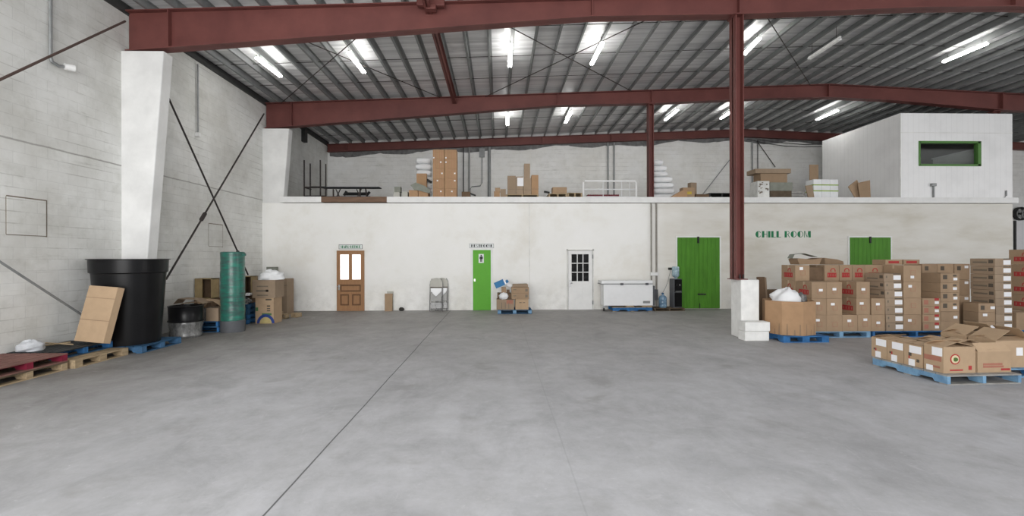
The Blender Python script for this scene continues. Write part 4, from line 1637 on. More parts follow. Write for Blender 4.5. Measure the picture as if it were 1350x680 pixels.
disc(em, -.07, .2, .075, 0, 0)
disc(em, -.07, .2, .058, .001, 1)
em.prism([(-.07 + .035 * math.cos(2 * PI * k / 14) * (1 + .25 * math.cos(2 * PI * k / 14)), .197 + .03 * math.sin(2 * PI * k / 14)) for k in range(14)], 'y', -.152, -.14, 2)
em.build('round_emblem', ['ink_red', 'cream', 'leaf_green'], o)
carton5(.575, .1, .53, .3, .3, 'carton with faint red print at the front of the pale blue pallet', marks=[('F', -.05, .4, .3, .03, 'ink_pink'), ('F', -.03, .28, .32, .03, 'ink_pink'), ('F', .33, .14, .14, .03, 'ink_red')], tape=False, opened={'F': 50, 'B': 8, 'L': 6, 'R': 7})
carton5(.575, .42, .53, .3, .34, 'opened carton behind the faint red print carton on the pale blue pallet', tape=False, opened={'F': 9, 'B': 17, 'L': 15, 'R': 12})
carton5(.575, .76, .53, .3, .32, 'carton at the far inner corner of the pale blue pallet', tape=False, opened={'F': 10, 'B': 22, 'L': 14, 'R': 12})
# neighbouring pallet, cut by the frame
qx, qy = on5(W5 + .04, .32)
pallet('blue pallet cut off beside the pale blue one, under opened cartons', qx + .56, qy + .56, .05, 1.1, 1.1, 'blue_worn', 'blue_wood')
carton('big opened carton with raised flaps on the cut off blue pallet', qx + .02, qy + .06, .135, .6, .42, .4, 'card_d', stick=[('F', .12, .6, .1, .12)], tape=False, opened={'L': 32, 'F': 10, 'B': 16, 'R': 40})
carton('second opened carton behind the big one on the cut off blue pallet', qx + .02, qy + .52, .135, .6, .42, .4, 'card_d', tape=False, opened={'L': 30, 'F': 14, 'B': 22, 'R': 40})


# ------------------------------------------------------------------ along the block wall
pallet('weathered wooden pallet under the red pallet at the frame edge', WX + .54, 7.2, PI / 2, 1.22, 1.02, 'wood_dark', 'wood_raw', low='wood_raw', sw=.1)
pallet('dark red pallet on top of a wooden one at the frame edge', WX + .54, 7.2, PI / 2, 1.22, 1.02, 'wood_pinkgrey', 'wood_red', z=.136, low='wood_pinkgrey', sw=.1)
pallet('pale raw wood pallet on the floor beside the red pallet', WX + .6, 8.43, PI / 2, 1.1, 1.02, 'wood_raw', 'wood_raw', sw=.14)
pallet('blue pallet with dark boards on top of the raw wood pallet', WX + .42, 8.43, PI / 2 + .01, 1.14, .78, 'dark_sheet', 'blue_wood', z=.136, low='blue_dim', sw=.08)
zs = .272
# white wrapped bundle and sticks
pp = P(33, 456, 7.92)
e = MB()
e.blob((pp.x, 8.02, zs + .06), (.17, .15, .11), 11, .45, 16, flat=zs)
tag(e.build('plastic_bundle', 'dull_plastic'), 'bundle of white plastic lying at the edge of the blue pallet', 'plastic bundle')
for i, (a, b) in enumerate((((50, 456.5), (93, 451)), ((60, 452), (96, 454)))):
    pa, pb = PZ(a[0], a[1], zs + .02 + .014 * i), PZ(b[0], b[1], zs + .02 + .014 * i)
    e = MB()
    e.tube([pa, pb], .013, 4)
    tag(e.build('wood_stick', 'wood_raw'), ['longer pale wooden stick lying on the dark blue pallet', 'shorter pale wooden stick crossing another on the dark pallet'][i], 'stick')
# tub on pallet
TX, TY = WX + .7, 9.55
pallet('blue pallet under the big black tub', TX + .02, 9.64, PI / 2, 1.1, 1.12, 'blue_dim', 'tub_pallet_blue', sw=.12)
t = thing('plastic_tub', 'huge round black plastic tub standing before the white column', 'tub', (TX, TY, .135))
Rt = .645
Ht = 1.665
e = MB()
prof2 = [(.5, 0), (.575, Ht - .27), (.585, Ht - .265)]
inn = [(.57, Ht - .27), (.49, .03), (0.0, .03)]
e.lathe([(0.0, 0), (.5, 0), (.595, Ht - .27), (.605, Ht - .27), (.585, Ht - .3), (.49, .03), (0, .03)], 48)
e.build('tub_wall', 'black_plastic', t)
e = MB()
e.lathe([(.6, Ht - .27), (.625, Ht - .265), (.635, Ht - .02), (.665, Ht - .012), (.665, Ht), (.62, Ht), (.605, Ht - .26), (.6, Ht - .27)], 48)
e.build('tub_rim', 'black_plastic', t)
# leaning carton
pa = Vector((PZ(97, 444, zs).x, PZ(97, 444, zs).y, zs))
t = thing('cardboard_box', 'tall flat cardboard box leaning against the big black tub', 'box', pa)
bl, br = P(97.5, 443.5, 8.6), P(136, 447, 8.5)
tl, trr = P(119, 372, 8.8), P(154.5, 372, 8.7)
u = (br - bl)
v = ((tl - bl) + (trr - br)) / 2
nrm = u.cross(v).normalized()
if nrm.y < 0:
    nrm = -nrm
th = .13
cs = [bl, br, br + v, bl + v]
lowest = min(min(c0.z, (c0 + nrm * th).z) for c0 in cs[:2])
off = Vector((0, 0, zs + .002 - lowest))
cs = [c0 + off - Vector(pa) for c0 in cs]
e = MB()
e.add(cs + [c0 + nrm * th for c0 in cs], [(0, 1, 2, 3), (7, 6, 5, 4), (0, 4, 5, 1), (1, 5, 6, 2), (2, 6, 7, 3), (3, 7, 4, 0)])
e.build('carton', 'card_d', t)
e = MB()
for f, ww2 in ((.78, .01), (.38, .012)):
    a0 = cs[0] + v * f - nrm * .002
    e.add([a0, a0 + u, a0 + u + v * ww2, a0 + v * ww2], [(0, 1, 2, 3)])
e.build('strap_marks', 'card_in', t)
# low black ring tub on a wrapped bundle
bx, by = PZ(238, 446, 0).x - .02, PZ(238, 446, 0).y + .22
e = MB()
e.lathe([(0, 0), (.3, 0), (.33, .05), (.31, .16), (.34, .3), (.33, .36), (0, .36)], 20)
tag(e.build('wrapped_bundle', 'clear_wrap', loc=(bx, by, 0)), 'bundle wrapped in clear crinkled plastic under the low black tub', 'bundle')
e = MB()
e.lathe([(0, 0), (.35, 0), (.36, .02), (.34, .05), (.345, .33), (.36, .36), (.345, .365), (.325, .36), (.32, .06), (0, .05)], 32)
tag(e.build('plastic_tub', 'black_plastic', loc=(bx, by, .362)), 'low round black plastic tub on the clear wrapped bundle', 'tub')
# cardboard pile behind it
cxa = P(270, 430, 11.9)
pallet('lower blue pallet of the pair between black tub and green roll', WX + .72, 12.05, .03, 1.0, .9, 'blue_dim', 'blue_wood')
pallet('upper blue pallet of the pair between black tub and green roll', WX + .72, 12.05, .0, 1.0, .9, 'blue_dim', 'blue_wood', z=.136)
zc = .272
t = carton('brown carton with plastic band on the blue pallets by the green roll', WX + .8, 11.62, zc, .42, .4, .32, 'card_b', tape=False)
B(-.212, -.202, .0, -.09, .2, .322).build('plastic_band', 'clear_wrap', t)
crumpled('cardboard_sheet', 'bent flattened cardboard lying over the low black tub', 'cardboard', [(-.36, .0), (-.26, .12), (.1, .1), (.3, .0)], .4, 'card_b', (WX + .72, 11.5, .735), .1)
crumpled('cardboard_sheet', 'torn cardboard piece lying on the carton beside the green roll', 'cardboard', [(-.2, .0), (-.1, .2), (.15, .16), (.35, .02)], .34, 'card_d', (WX + .92, 11.8, .602), .1)
crumpled('cardboard_sheet', 'long dark cardboard strip slanting up to the open crate', 'cardboard', [(-.5, .0), (.2, .5), (.34, .55)], .2, 'card_dark', (WX + .85, 12.28, .275), .0)

crumpled('cardboard_sheet', 'flattened cardboard flap poking up behind the low black tub', 'cardboard', [(-.3, .0), (-.2, .1), (.12, .13), (.25, .02)], .3, 'card_a', (WX + .45, 11.85, .6), .3)
tag(B(-.22, -.16, 0, .22, .16, .3).build('cardboard_box', 'card_dark', loc=(WX + .42, 11.86, .276)), 'dark closed carton low behind the black ring tub', 'box')


def open_crate(label, px0, px1, pyt, pyb, Y, d, rz=.0, mname='olive_crate'):
    p, q = P(px0, pyb, Y), P(px1, pyt, Y)
    w, h = q.x - p.x, q.z - p.z
    t = thing('open_crate', label, 'crate', ((p.x + q.x) / 2, Y + d / 2, p.z), rz)
    e = MB()
    k = .02
    e.box(-w / 2, -d / 2, 0, -w / 2 + k, d / 2, h)
    e.box(w / 2 - k, -d / 2, 0, w / 2, d / 2, h)
    e.box(-w / 2, -d / 2, 0, w / 2, d / 2, k)
    e.box(-w / 2, -d / 2, h - k, w / 2, d / 2, h)
    e.build('crate_sides', mname, t)
    B(-w / 2, d / 2 - k, 0, w / 2, d / 2, h).build('crate_back', 'card_dark', t)
    B(-w / 2, -d / 2 - .01, 0, -w / 2 + w * .45, -d / 2, h).build('crate_flap', mname, t)
    return t, p.z


pts = [('open upright crate on the wrapped goods, between black tub and green roll', 257, 279, 367, 394, 12.6), ('open upright crate on the pile just past the green roll', 316, 331.5, 364, 389, 13.45)]
for lab, a, b, c1, c2, Y in pts:
    tt, zz = open_crate(lab, a, b, c1, c2, Y, .35)
    p, q = P(a, c2, Y), P(b, c2, Y)
    carton('plain brown carton holding up the open crate %s' % ('before the green roll' if a < 300 else 'past the green roll'), p.x - .01, Y - .03, .546 if a > 300 else 0, q.x - p.x + .02, .42, zz - .002 - (.546 if a > 300 else 0), 'card_dark', tape=False)
# green wrapped roll
gp = PZ(299, 439, 0)
t = thing('wrapped_roll', 'tall roll wrapped in green plastic film in a grey round base', 'roll', (gp.x, gp.y + .26, 0))
e = MB()
prf = [(0, .25)]
zz = .25
i = 0
while zz < 1.93:
    prf.append((.268 + .002 * math.sin(i * 1.7) + random.uniform(-.004, .004), zz))
    zz += .06
    i += 1
prf += [(.272, 1.95), (.25, 1.97), (.1, 1.955), (0, 1.955)]
e.lathe(prf, 36)
e.build('green_film', 'green_wrap', t)
MB().lathe([(0, 0), (.262, 0), (.272, .03), (.276, .28), (.265, .285), (0, .285)], 32).build('round_base', 'grey_plastic', t)
e = MB()
e.box(.24, -.06, 1.87, .34, -.02, 1.93)
e.build('loose_film', 'green_wrap', t)
MB().lathe([(0, 1.95), (.1, 1.95), (.1, 1.965), (0, 1.965)], 20).build('roll_core', 'card_dark', t)
# pallets and papers past the roll
px1 = P(325, 425, 13.0)
for k in range(4):
    pallet(['bottom', 'second', 'third', 'top'][k] + ' blue pallet of the stack between green roll and banana carton', px1.x - .42, 13.45, .02 * (k % 2), .9, .9, 'blue_dim', 'blue_dim' if k > 1 else 'blue_wood', z=.136 * k)
e = MB()
e.blob((px1.x - .2, 13.15, .62), (.22, .2, .13), 21, .4, 12, flat=.546)
tag(e.build('plastic_bag', 'clear_wrap'), 'crinkled grey plastic bag on the blue pallets past the green roll', 'bag')
e = B(-.28, -.2, 0, .22, .2, .05)
tag(e.build('paper_stack', 'paper', loc=(px1.x - .18, 13.2, .785), rz=.15), 'white paper stack on the crinkled bag past the green roll', 'paper')
# banana carton, carton above, plastic on top
pb0, pb1 = P(336.5, 425, 13.1), P(361, 425, 13.1)
wB = pb1.x - pb0.x
hB = P(348, 392.5, 13.1).z
o = carton('pale carton printed with a blue and yellow rainbow arc, on the floor', pb0.x, 13.1, 0, wB, .5, hB, 'card_d', tape=False, marks=[('F', .22, .93, .16, .04, 'ink_dark'), ('F', .22, .68, .09, .04, 'ink_dark'), ('F', .22, .58, .09, .03, 'ink_dark'), ('F', .22, .5, .09, .03, 'ink_dark'), ('F', .12, .36, .26, .06, 'rainbow_green'), ('F', -.42, .56, .07, .1, 'rainbow_green')], wobble=False)
e = MB()


def arcband(e, cu, cv, r0_, r1_, mi, y):
    n = 14
    for i in range(n):
        a, b = PI * i / n, PI * (i + 1) / n
        e.prism([(cu + r1_ * math.cos(a), cv + 1.05 * r1_ * math.sin(a)), (cu + r1_ * math.cos(b), cv + 1.05 * r1_ * math.sin(b)), (cu + r0_ * math.cos(b), cv + 1.05 * r0_ * math.sin(b)), (cu + r0_ * math.cos(a), cv + 1.05 * r0_ * math.sin(a))], 'y', y, y + .004, mi)


arcband(e, .03, .01, .165, .24, 0, -.252)
arcband(e, .03, .01, .0, .165, 1, -.252)
e.build('rainbow_print', ['rainbow_blue', 'rainbow_yellow'], o)
h2 = P(348, 369, 13.1).z - hB
o = carton('brown carton stacked on the rainbow carton, white plastic on top', pb0.x - .06, 13.05, hB, wB + .12, .55, h2, 'card_b', tape=False, marks=[('F', -.05, .65, .3, .03, 'ink_grey'), ('F', -.05, .4, .34, .05, 'ink_grey'), ('F', .15, .4, .06, .06, 'ink_dark'), ('F', -.05, .15, .3, .03, 'ink_grey')], wobble=False)
e = MB()
e.blob((pb0.x + .36, 13.3, hB + h2 + .06), (.33, .27, .2), 31, .3, 14, flat=hB + h2)
tag(e.build('plastic_sheet', 'foam'), 'white plastic heap on the carton above the rainbow carton', 'plastic sheet')
# tall carton behind and scraps
pc0, pc1 = P(357, 405, 15.0), P(378.5, 405, 15.0)
carton('tall brown carton standing behind the rainbow carton in the room corner', pc0.x, 15.0, 0, pc1.x - pc0.x, .5, P(366, 367.5, 15).z, 'card_b', tape=False, marks=[('F', .1, .55, .14, .06, 'ink_grey'), ('F', .0, .82, .52, .012, 'ink_grey')], wobble=False)
for i, (a, y, w, h, lab) in enumerate(((366, 411, .28, .2, 'small opened carton scrap at the foot of the tall corner carton'), (374, 411, .22, .14, 'broken wood offcut beside the tall corner carton'), (384, 411, .2, .13, 'last small wood offcut out from the room corner'))):
    p = P(a, y, 14.2)
    e = MB()
    k = .02
    e.box(-w / 2, -.12, 0, w / 2, .12, k)
    e.box(-w / 2, -.12, 0, -w / 2 + .04, .12, h)
    e.box(w / 2 - .04, -.12, 0, w / 2, .12, h * .8)
    e.box(-w / 2, -.02, h * .75, w / 2, .12, h)
    tag(e.build('wood_offcut' if i else 'carton_scrap', 'wood_raw' if i else 'card_d', loc=(p.x, 14.2 + .35 * (i == 2), 0), rz=.3 - .3 * i), lab, 'offcut' if i else 'box')
p = P(352, 352, 15.6)
tag(B(-.19, 0, 0, .19, .03, P(352, 352, 15.6).z).build('leaning_board', 'grey_sheet', loc=(p.x, 15.95, 0)), 'grey green panel standing upright against the corner column', 'board')

# ------------------------------------------------------------------ along the front wall
p, q = P(507, 410, 15.95), P(517, 387, 15.95)
t = carton('slim brown carton leaning upright beside the wooden door', p.x, 15.95, 0, q.x - p.x, .1, q.z, 'card_a', tape=False, wobble=False)
p = P(516, 384, 16.1)
tag(B(-.1, 0, 0, .1, .06, p.z).build('grey_board', 'chair_beige', loc=(p.x - .05, 16.1, 0)), 'grey board standing behind the slim carton by the wooden door', 'board')
p = P(529, 407, 16.0)
e = MB()
e.blob((0, 0, .06), (.09, .07, .06), 41, .4, 10, flat=0)
tag(e.build('dark_lump', 'lump', loc=(p.x, 16.05, 0)), 'small dark lump on the floor between carton and folding chairs', 'lump')


def folding_chair(label, x, y, rz, w, tone):
    """folded flat and leaning back on the wall"""
    t = thing('folding_chair', label, 'chair', (x, y, 0), rz, 'folded chairs against the front wall')
    t.rotation_euler = (-math.radians(6), 0, rz)
    h = 1.12
    for s in (-1, 1):
        MB().tube([(s * w / 2, 0, 0), (s * w / 2, 0, .9), (s * (w / 2 - .015), 0, 1.02), (s * (w / 2 - .06), 0, h - .01)], .014, 8).build('leg', 'chair_metal', t)
        MB().tube([(s * (w / 2 - .05), .05, 0), (s * (w / 2 - .05), .03, .75)], .012, 8).build('leg', 'chair_metal', t)
    e = MB()
    pts = [(-w / 2, .78), (w / 2, .78)]
    for k in range(9):
        a = PI * k / 8
        pts.append((w / 2 * math.cos(a) * (1 if abs(math.cos(a)) < .95 else 1), .98 + .15 * math.sin(a)))
    e.prism(pts, 'y', -.02, .008)
    e.build('backrest', tone, t, bevel=.006)
    e = MB()
    e.prism([(-w / 2 + .03, .34), (w / 2 - .03, .34), (w / 2 - .03, .66), (0, .48), (-w / 2 + .03, .66)], 'y', -.045, -.025)
    e.build('seat', 'chair_grey', t, bevel=.005)
    e = MB()
    e.prism([(-w / 2 + .03, .78), (-w / 2 + .03, .68), (0, .5), (w / 2 - .03, .68), (w / 2 - .03, .78)], 'y', -.04, -.025)
    e.build('seat_underside', 'appliance', t)
    B(-w / 2 + .015, -.035, .79, w / 2 - .015, -.01, .825).build('back_rail', 'ink_dark', t)
    for z in (.07, .28):
        MB().tube([(-w / 2, 0, z), (w / 2, 0, z)], .011, 6).build('crossbar', 'chair_metal', t)
    e = MB()
    for i in range(4):
        e.box(-w / 2 + .02, -.012, .1 + .05 * i, w / 2 - .02, .0, .135 + .05 * i)
    e.build('lower_plate', 'chair_metal', t)
    return t


pch = P(576, 410, 15.95)
folding_chair('folded metal chair with pale grey backrest leaning on the front wall', pch.x - .02, 15.88, .0, .42, 'chair_beige')
folding_chair('second folded chair tucked behind the front one, showing its side', pch.x + .16, 16.01, .0, .4, 'chair_beige')

# pallet of rubbish cartons by the restroom door
yr = 15.0
rp0, rp1 = P(656, 411, yr), P(701, 411, yr)
pallet('small blue pallet of mixed cartons beside the narrow green door', (rp0.x + rp1.x) / 2, yr + .4, 0, rp1.x - rp0.x, .8, 'blue_dim', 'blue_worn', sw=.11)


def pc(label, a, b, pt, pb, Y, d, tone, zb=None, **kw):
    p, q = P(a, pb, Y), P(b, pt, Y)
    z = p.z if zb is None else zb
    carton(label, p.x, Y, z, q.x - p.x, d, q.z - z, tone, tape=False, group='cartons by the restroom door', **kw)
    return q.z


z1 = pc('wide brown carton at the foot of the pile beside the green door', 654.5, 678, 394.5, 408, yr, .55, 'card_b', zb=.137, marks=[('F', -.2, .4, .02, .2, 'ink_grey'), ('F', 0, .4, .02, .2, 'ink_grey'), ('F', .2, .4, .02, .2, 'ink_grey'), ('F', .25, .75, .2, .12, 'ink_pink')])
z2 = pc('dark brown carton second up in the pile beside the green door', 655.5, 674, 386.5, 394, yr + .1, .45, 'card_dark', zb=z1 + .001)
z3 = pc('small carton on the dark brown one in the pile', 661, 667.5, 378.5, 386, yr + .12, .25, 'card_a', zb=z2 + .001)
pc('smaller dark carton beside the small one on the pile', 667.7, 672, 382, 386, yr + .14, .2, 'card_dark', zb=z2 + .001)
za = pc('pale square carton at the foot of the pile, away from the door', 679.5, 697, 394, 408, yr, .5, 'card_d', zb=.137, marks=[('F', -.12, .66, .08, .02, 'ink_dark'), ('F', .15, .66, .07, .02, 'ink_dark')])
zb_ = pc('wide flat carton second up on the pale square carton', 674.3, 697.5, 386.3, 394, yr - .02, .5, 'card_a', zb=za + .001, marks=[('F', -.32, .55, .1, .03, 'ink_grey'), ('F', .36, .5, .08, .09, 'ink_grey')])
zc_ = pc('wide flat carton third up on the pale square carton', 674.3, 697.5, 378.6, 386, yr - .02, .5, 'card_a', zb=zb_ + .001, marks=[('F', -.32, .6, .1, .03, 'ink_grey'), ('F', .36, .5, .08, .09, 'ink_grey')])
p = P(686, 378, yr + .2)
crumpled('cardboard_tray', 'open shallow cardboard tray on top of the carton pile', 'box', [(-.26, .0), (-.25, .09), (.22, .1), (.25, .07), (.24, .0)], .3, 'card_b', (p.x, yr + .22, zc_ + .003), solid=True)
p = P(664, 399, yr - .02)
e = MB()
e.blob((p.x - .0, yr + .04, z1 + .1), (.15, .1, .11), 51, .35, 12)
tag(e.build('plastic_bag', 'foam'), 'white plastic bag squeezed between cartons beside the green door', 'bag')
p = P(660.5, 376, yr + .2)
t = thing('blue_carton', 'tilted bright blue carton balanced on the pile by the green door', 'box', (p.x, yr + .25, z3 + .0))
M = Matrix.Rotation(-math.radians(24), 4, 'Y')
B(-.16, -.12, .02, .16, .12, .21, M).build('carton', 'blue_gloss', t)
B(.16, -.125, .03, .21, .125, .19, M).build('white_edge', 'paper', t)
p = P(670, 374, yr + .2)
e = MB()
e.box(-.1, -.06, 0, .08, .06, .1, 0, Matrix.Rotation(.5, 4, 'Y'))
tag(e.build('paper_packet', ['paper'], loc=(p.x, yr + .4, p.z - .1), rz=.2), 'white packet with blue corner behind the tilted blue carton', 'packet')
e = MB()
e.box(-.06, -.05, 0, .05, .05, .09, 0, Matrix.Rotation(-.6, 4, 'Y'))
tag(e.build('paper_packet', ['blue_gloss'], loc=(p.x - .02, yr + .38, p.z + .03), rz=.1), 'small blue packet topmost of the pile by the green door', 'packet')

# chest freezer
yf_ = 15.5
f0, f1 = P(796, 403, yf_), P(861, 374, yf_)
pl0, pl1 = P(808, 408, yf_ - .02), P(860.5, 408, yf_ - .02)
pallet('blue pallet under the white chest freezer', (pl0.x + pl1.x) / 2, yf_ + .32, PI / 2, .62, pl1.x - pl0.x, 'wood_raw', 'blue_wood', hgt=.148)
# its front runner
t = thing('chest_freezer', 'long white chest freezer by the wall pipes', 'freezer', ((f0.x + f1.x) / 2, yf_ + .32, .15))
wF = (f1.x - f0.x) / 2
hF = f1.z - .15
B(-wF, -.31, .04, wF, .2, hF - .005).build('cabinet', 'appliance', t, bevel=.015)
lz = P(825, 369.7, yf_).z - .15
B(-wF - .08, -.33, hF, wF, .2, lz).build('lid', 'appliance', t, bevel=.025)
e = MB()
e.box(-wF - .08, -.325, hF - .012, wF - .01, .3, hF + .004)
e.build('lid_gasket', 'grey_plastic', t)
for s in (-.27, .75):
    B(wF * s - .05, -.35, hF - .04, wF * s + .05, -.31, hF + .03).build('lid_latch', 'grey_plastic', t, bevel=.006)
B(wF - .34, -.314, .12, wF - .1, -.31, .2).build('control_panel', 'grey_conduit', t)
for s in (-1,):
    o = B(s * (wF - .02) - .04, -.29, -.03, s * (wF - .02) + .04, -.21, .04).build('caster_bracket', 'steel', t)
    MB().tube([(s * (wF - .02) - .02, -.25, -.09), (s * (wF - .02) + .02, -.25, -.09)], .055, 12).build('caster_wheel', 'black_matt', o)
e = MB()
e.box(wF + .005, -.2, .03, wF + .1, .2, hF * .9)
e.build('side_vent', 'grey_plastic', t)
for a, b in ((-.1, .22), (.55, .95)):
    B(wF * a, -.33, .002, wF * b, .3, .038).build('support_board', 'wood_raw', t)

# water bottle, cooler
yc = 15.55
w0, w1 = P(862, 408, yc), P(902, 408, yc)
pallet('low dark wooden pallet under the water cooler', (w0.x + w1.x) / 2 + .02, yc + .28, 0, w1.x - w0.x, .56, 'wood_dark', 'wood_dark', hgt=.1)


def water_bottle(label, x, y, z, tone, s=1., flip=False):
    t = thing('water_bottle', label, 'bottle', (x, y, z))
    pf = [(0, 0), (.12, .0), (.135, .02), (.135, .1), (.128, .115), (.135, .13), (.135, .22), (.128, .235), (.135, .25), (.135, .33), (.1, .39), (.035, .42), (.032, .46), (0, .46)]
    pf = [(r * s, zz * s) for r, zz in pf]
    if flip:
        pf = [(r, .46 * s - zz) for r, zz in reversed(pf)]
    MB().lathe(pf, 24).build('bottle_body', tone, t)
    if not flip:
        MB().lathe([(0, .455 * s), (.04 * s, .455 * s), (.04 * s, .5 * s), (0, .5 * s)], 14).build('bottle_cap', 'blue_dim', t)
    return t


jb = P(874, 404, yc + .2)
water_bottle('large blue water bottle standing beside the cooler on the low pallet', jb.x, yc + .22, .1, 'water_plastic')
c0, c1 = P(888.5, 406, yc + .05), P(899.5, 367.6, yc + .05)
wC = (c1.x - c0.x) / 2
t = thing('water_cooler', 'black and grey water cooler in front of the green double doors', 'water cooler', ((c0.x + c1.x) / 2, yc + .27, .1), .12)
hC = c1.z - .1
B(-wC, -.16, 0, wC, .16, hC).build('cooler_body', 'grey_plastic', t, bevel=.01)
B(-wC + .02, -.172, .03, wC - .005, -.16, hC * .52).build('lower_door', 'black_plastic', t)
B(-wC + .02, -.172, hC * .54, wC - .005, -.16, hC - .02).build('front_panel', 'black_plastic', t)
for k, u in enumerate((-.06, .05)):
    B(u - .015, -.21, hC * .76, u + .015, -.17, hC * .82).build('tap', 'steel' if k else 'black_matt', t)
B(-.1, -.22, hC * .56, .1, -.17, hC * .58).build('drip_tray', 'grey_conduit', t)
water_bottle('clear blue water bottle upside down on top of the cooler', (c0.x + c1.x) / 2, yc + .27, .1 + hC, 'water_pale', s=.9, flip=True)
pa = P(884, 354.5, 16.1)
o = tag(B(-.05, -.05, -.03, .05, .08, .05).build('wall_bracket', 'black_matt', loc=(pa.x, 16.12, pa.z)), 'small black wall bracket behind the cooler bottle', 'bracket')
e = MB()
cpts = []
pb_ = Vector((jb.x, yc + .22, .61))
pa_ = Vector((pa.x, 16.08, pa.z - .02))
for i in range(9):
    f = i / 8
    q = pa_.lerp(pb_, f)
    q.z -= .12 * math.sin(PI * f)
    cpts.append(q)
e.tube(cpts, .008, 5)
tag(e.build('thin_hose', 'grey_conduit'), 'thin grey hose from the wall bracket down to the standing bottle', 'hose')

# ------------------------------------------------------------------ upper level goods
YM = 16.45


def mc(label, a, b, pt, Y=YM, d=.4, tone='card_a', zb=MEZ + .001, pb=None, **kw):
    p, q = P(a, 250, Y), P(b, pt, Y)
    z = zb if pb is None else P(a, pb, Y).z
    carton(label, p.x, Y, z, q.x - p.x, d, q.z - z, tone, **kw)
    return q.z


# tube rack and table
rackY = 17.3
t = thing('tube_rack', 'black upright tube rack by the block wall on the upper level', 'rack', (P(412, 250, rackY).x, rackY, MEZ))
ox = t.location.x
for (px, top, dy) in ((401, 211, 0), (409, 215.5, .5), (422.3, 211, 0), (429.5, 216, .5)):
    p = P(px, top, rackY + dy)
    MB().tube([(p.x - ox, dy, 0), (p.x - ox, dy, p.z - MEZ)], .025, 6).build('post', 'dark_rod', t)
for (pa, pb2, y, dy) in ((401, 429, 258.5, 0), (401, 422, 247, 0), (409, 429.5, 246.5, .5)):
    a, b = P(pa, y, rackY + dy), P(pb2, y, rackY + dy)
    z = max(a.z - MEZ, .1)
    MB().tube([(a.x - ox, dy, z), (b.x - ox, dy, z)], .03, 6).build('crossbar', 'dark_rod', t)
for (px, dy, y) in ((401, 0, 247), (422.3, 0, 246.5)):
    a = P(px, y, rackY)
    MB().tube([(a.x - ox, 0, a.z - MEZ), (a.x - ox + .05, .5, a.z - MEZ)], .022, 6).build('crossbar', 'dark_rod', t)
tabY = 17.0
ta, tb = P(426, 246, tabY), P(500, 247.5, tabY)
t = thing('metal_table', 'long black metal table on the upper level behind the timber edge', 'table', ((ta.x + tb.x) / 2, tabY + .35, MEZ))
hw2 = (tb.x - ta.x) / 2
zt2 = P(460, 246, tabY).z - MEZ
B(-hw2, -.33, zt2 - .03, hw2, .0, zt2).build('tabletop', 'dark_sheet', t)
for (u, v, lean) in ((-.92, -.3, 0), (-.74, -.05, 0), (.3, -.3, 0), (.55, -.3, .05)):
    MB().tube([(hw2 * u, v, 0), (hw2 * u - lean, v, zt2 - .05)], .028, 6).build('leg', 'dark_rod', t)
for u in (-.55, .2):
    for s in (-1, 1):
        MB().tube([(hw2 * u - .1 * s, -.1 - .05 * s, 0), (hw2 * u + .1 * s, -.1 - .05 * s, zt2 - .05)], .02, 6).build('brace', 'dark_rod', t)
p = P(452, 256, tabY + .1)
tag(B(-.7, -.25, 0, .9, .25, .2).build('blue_tray', 'blue_dim', loc=(p.x, tabY + .68, MEZ + .001), bevel=.02), 'flat blue tray lying under the black metal table', 'tray')
e = MB()
e.tube([(-.45, 0, .06), (.4, 0, .06)], .06, 8)
e.tube([(-.5, 0, 0), (-.4, 0, .16)], .05, 8)
e.tube([(.34, 0, .0), (.46, 0, .14)], .05, 8)
tag(e.build('engine_part', 'black_matt', loc=(p.x + .35, tabY + .68, MEZ + .255)), 'dark metal bar lying on the blue tray under the table', 'bar')

mc('small pale carton by itself past the timber edge', 518.5, 527, 253, d=.3, tone='chair_beige', tape=False)
mc('small dark pale topped carton on the small pale carton', 519.5, 528, 246, Y=YM + .02, d=.25, tone='grey_sheet', tape=False, pb=252.9)
mc('second small pale carton next to the wooden boxes', 530, 537.5, 252.5, d=.3, tone='chair_beige', tape=False)
z = mc('squat brown carton under the grey sheet, nearer the block wall', 539, 551, 250.5, d=.5, tone='card_c', tape=False)
mc('squat brown carton under the grey sheet, nearer the tall stack', 551.5, 564.5, 250.5, d=.5, tone='card_c', tape=False)
p = P(552, 247, YM + .2)

zz = MEZ + .001
hs = (P(557, 206.5, YM + .6).z - MEZ) / 7
for k in range(7):
    a, b = P(546.5 + random.uniform(-1, 1.5), 230, YM + .6), P(567.5, 230, YM + .6)
    e = MB()
    w = (b.x - a.x) / 2
    e.sack(w, .3, hs - .003, 60 + k)
    tag(e.build('white_sack', 'foam', loc=((a.x + b.x) / 2, YM + .95, zz)), '%s white sack of the pile beside the tall carton stack' % ('top' if k == 6 else ORD[k]), 'sack', 'white sacks beside the tall cartons')
    zz += hs
p = P(555, 243, YM + .4)
mc('brown square carton resting before the white sacks', 549, 562.5, 228.5, Y=YM + .3, d=.16, tone='card_c', tape=False, zb=z + .001)
e = B(-.12, -.03, -.03, .12, .03, .05, Matrix.Rotation(.5, 4, 'Y'))
p = P(567, 239, YM + .45)
tag(e.build('black_strap', 'black_matt', loc=(p.x - .04, YM + .4, p.z)), 'short black strap end between sacks and the tall carton stack', 'strap')

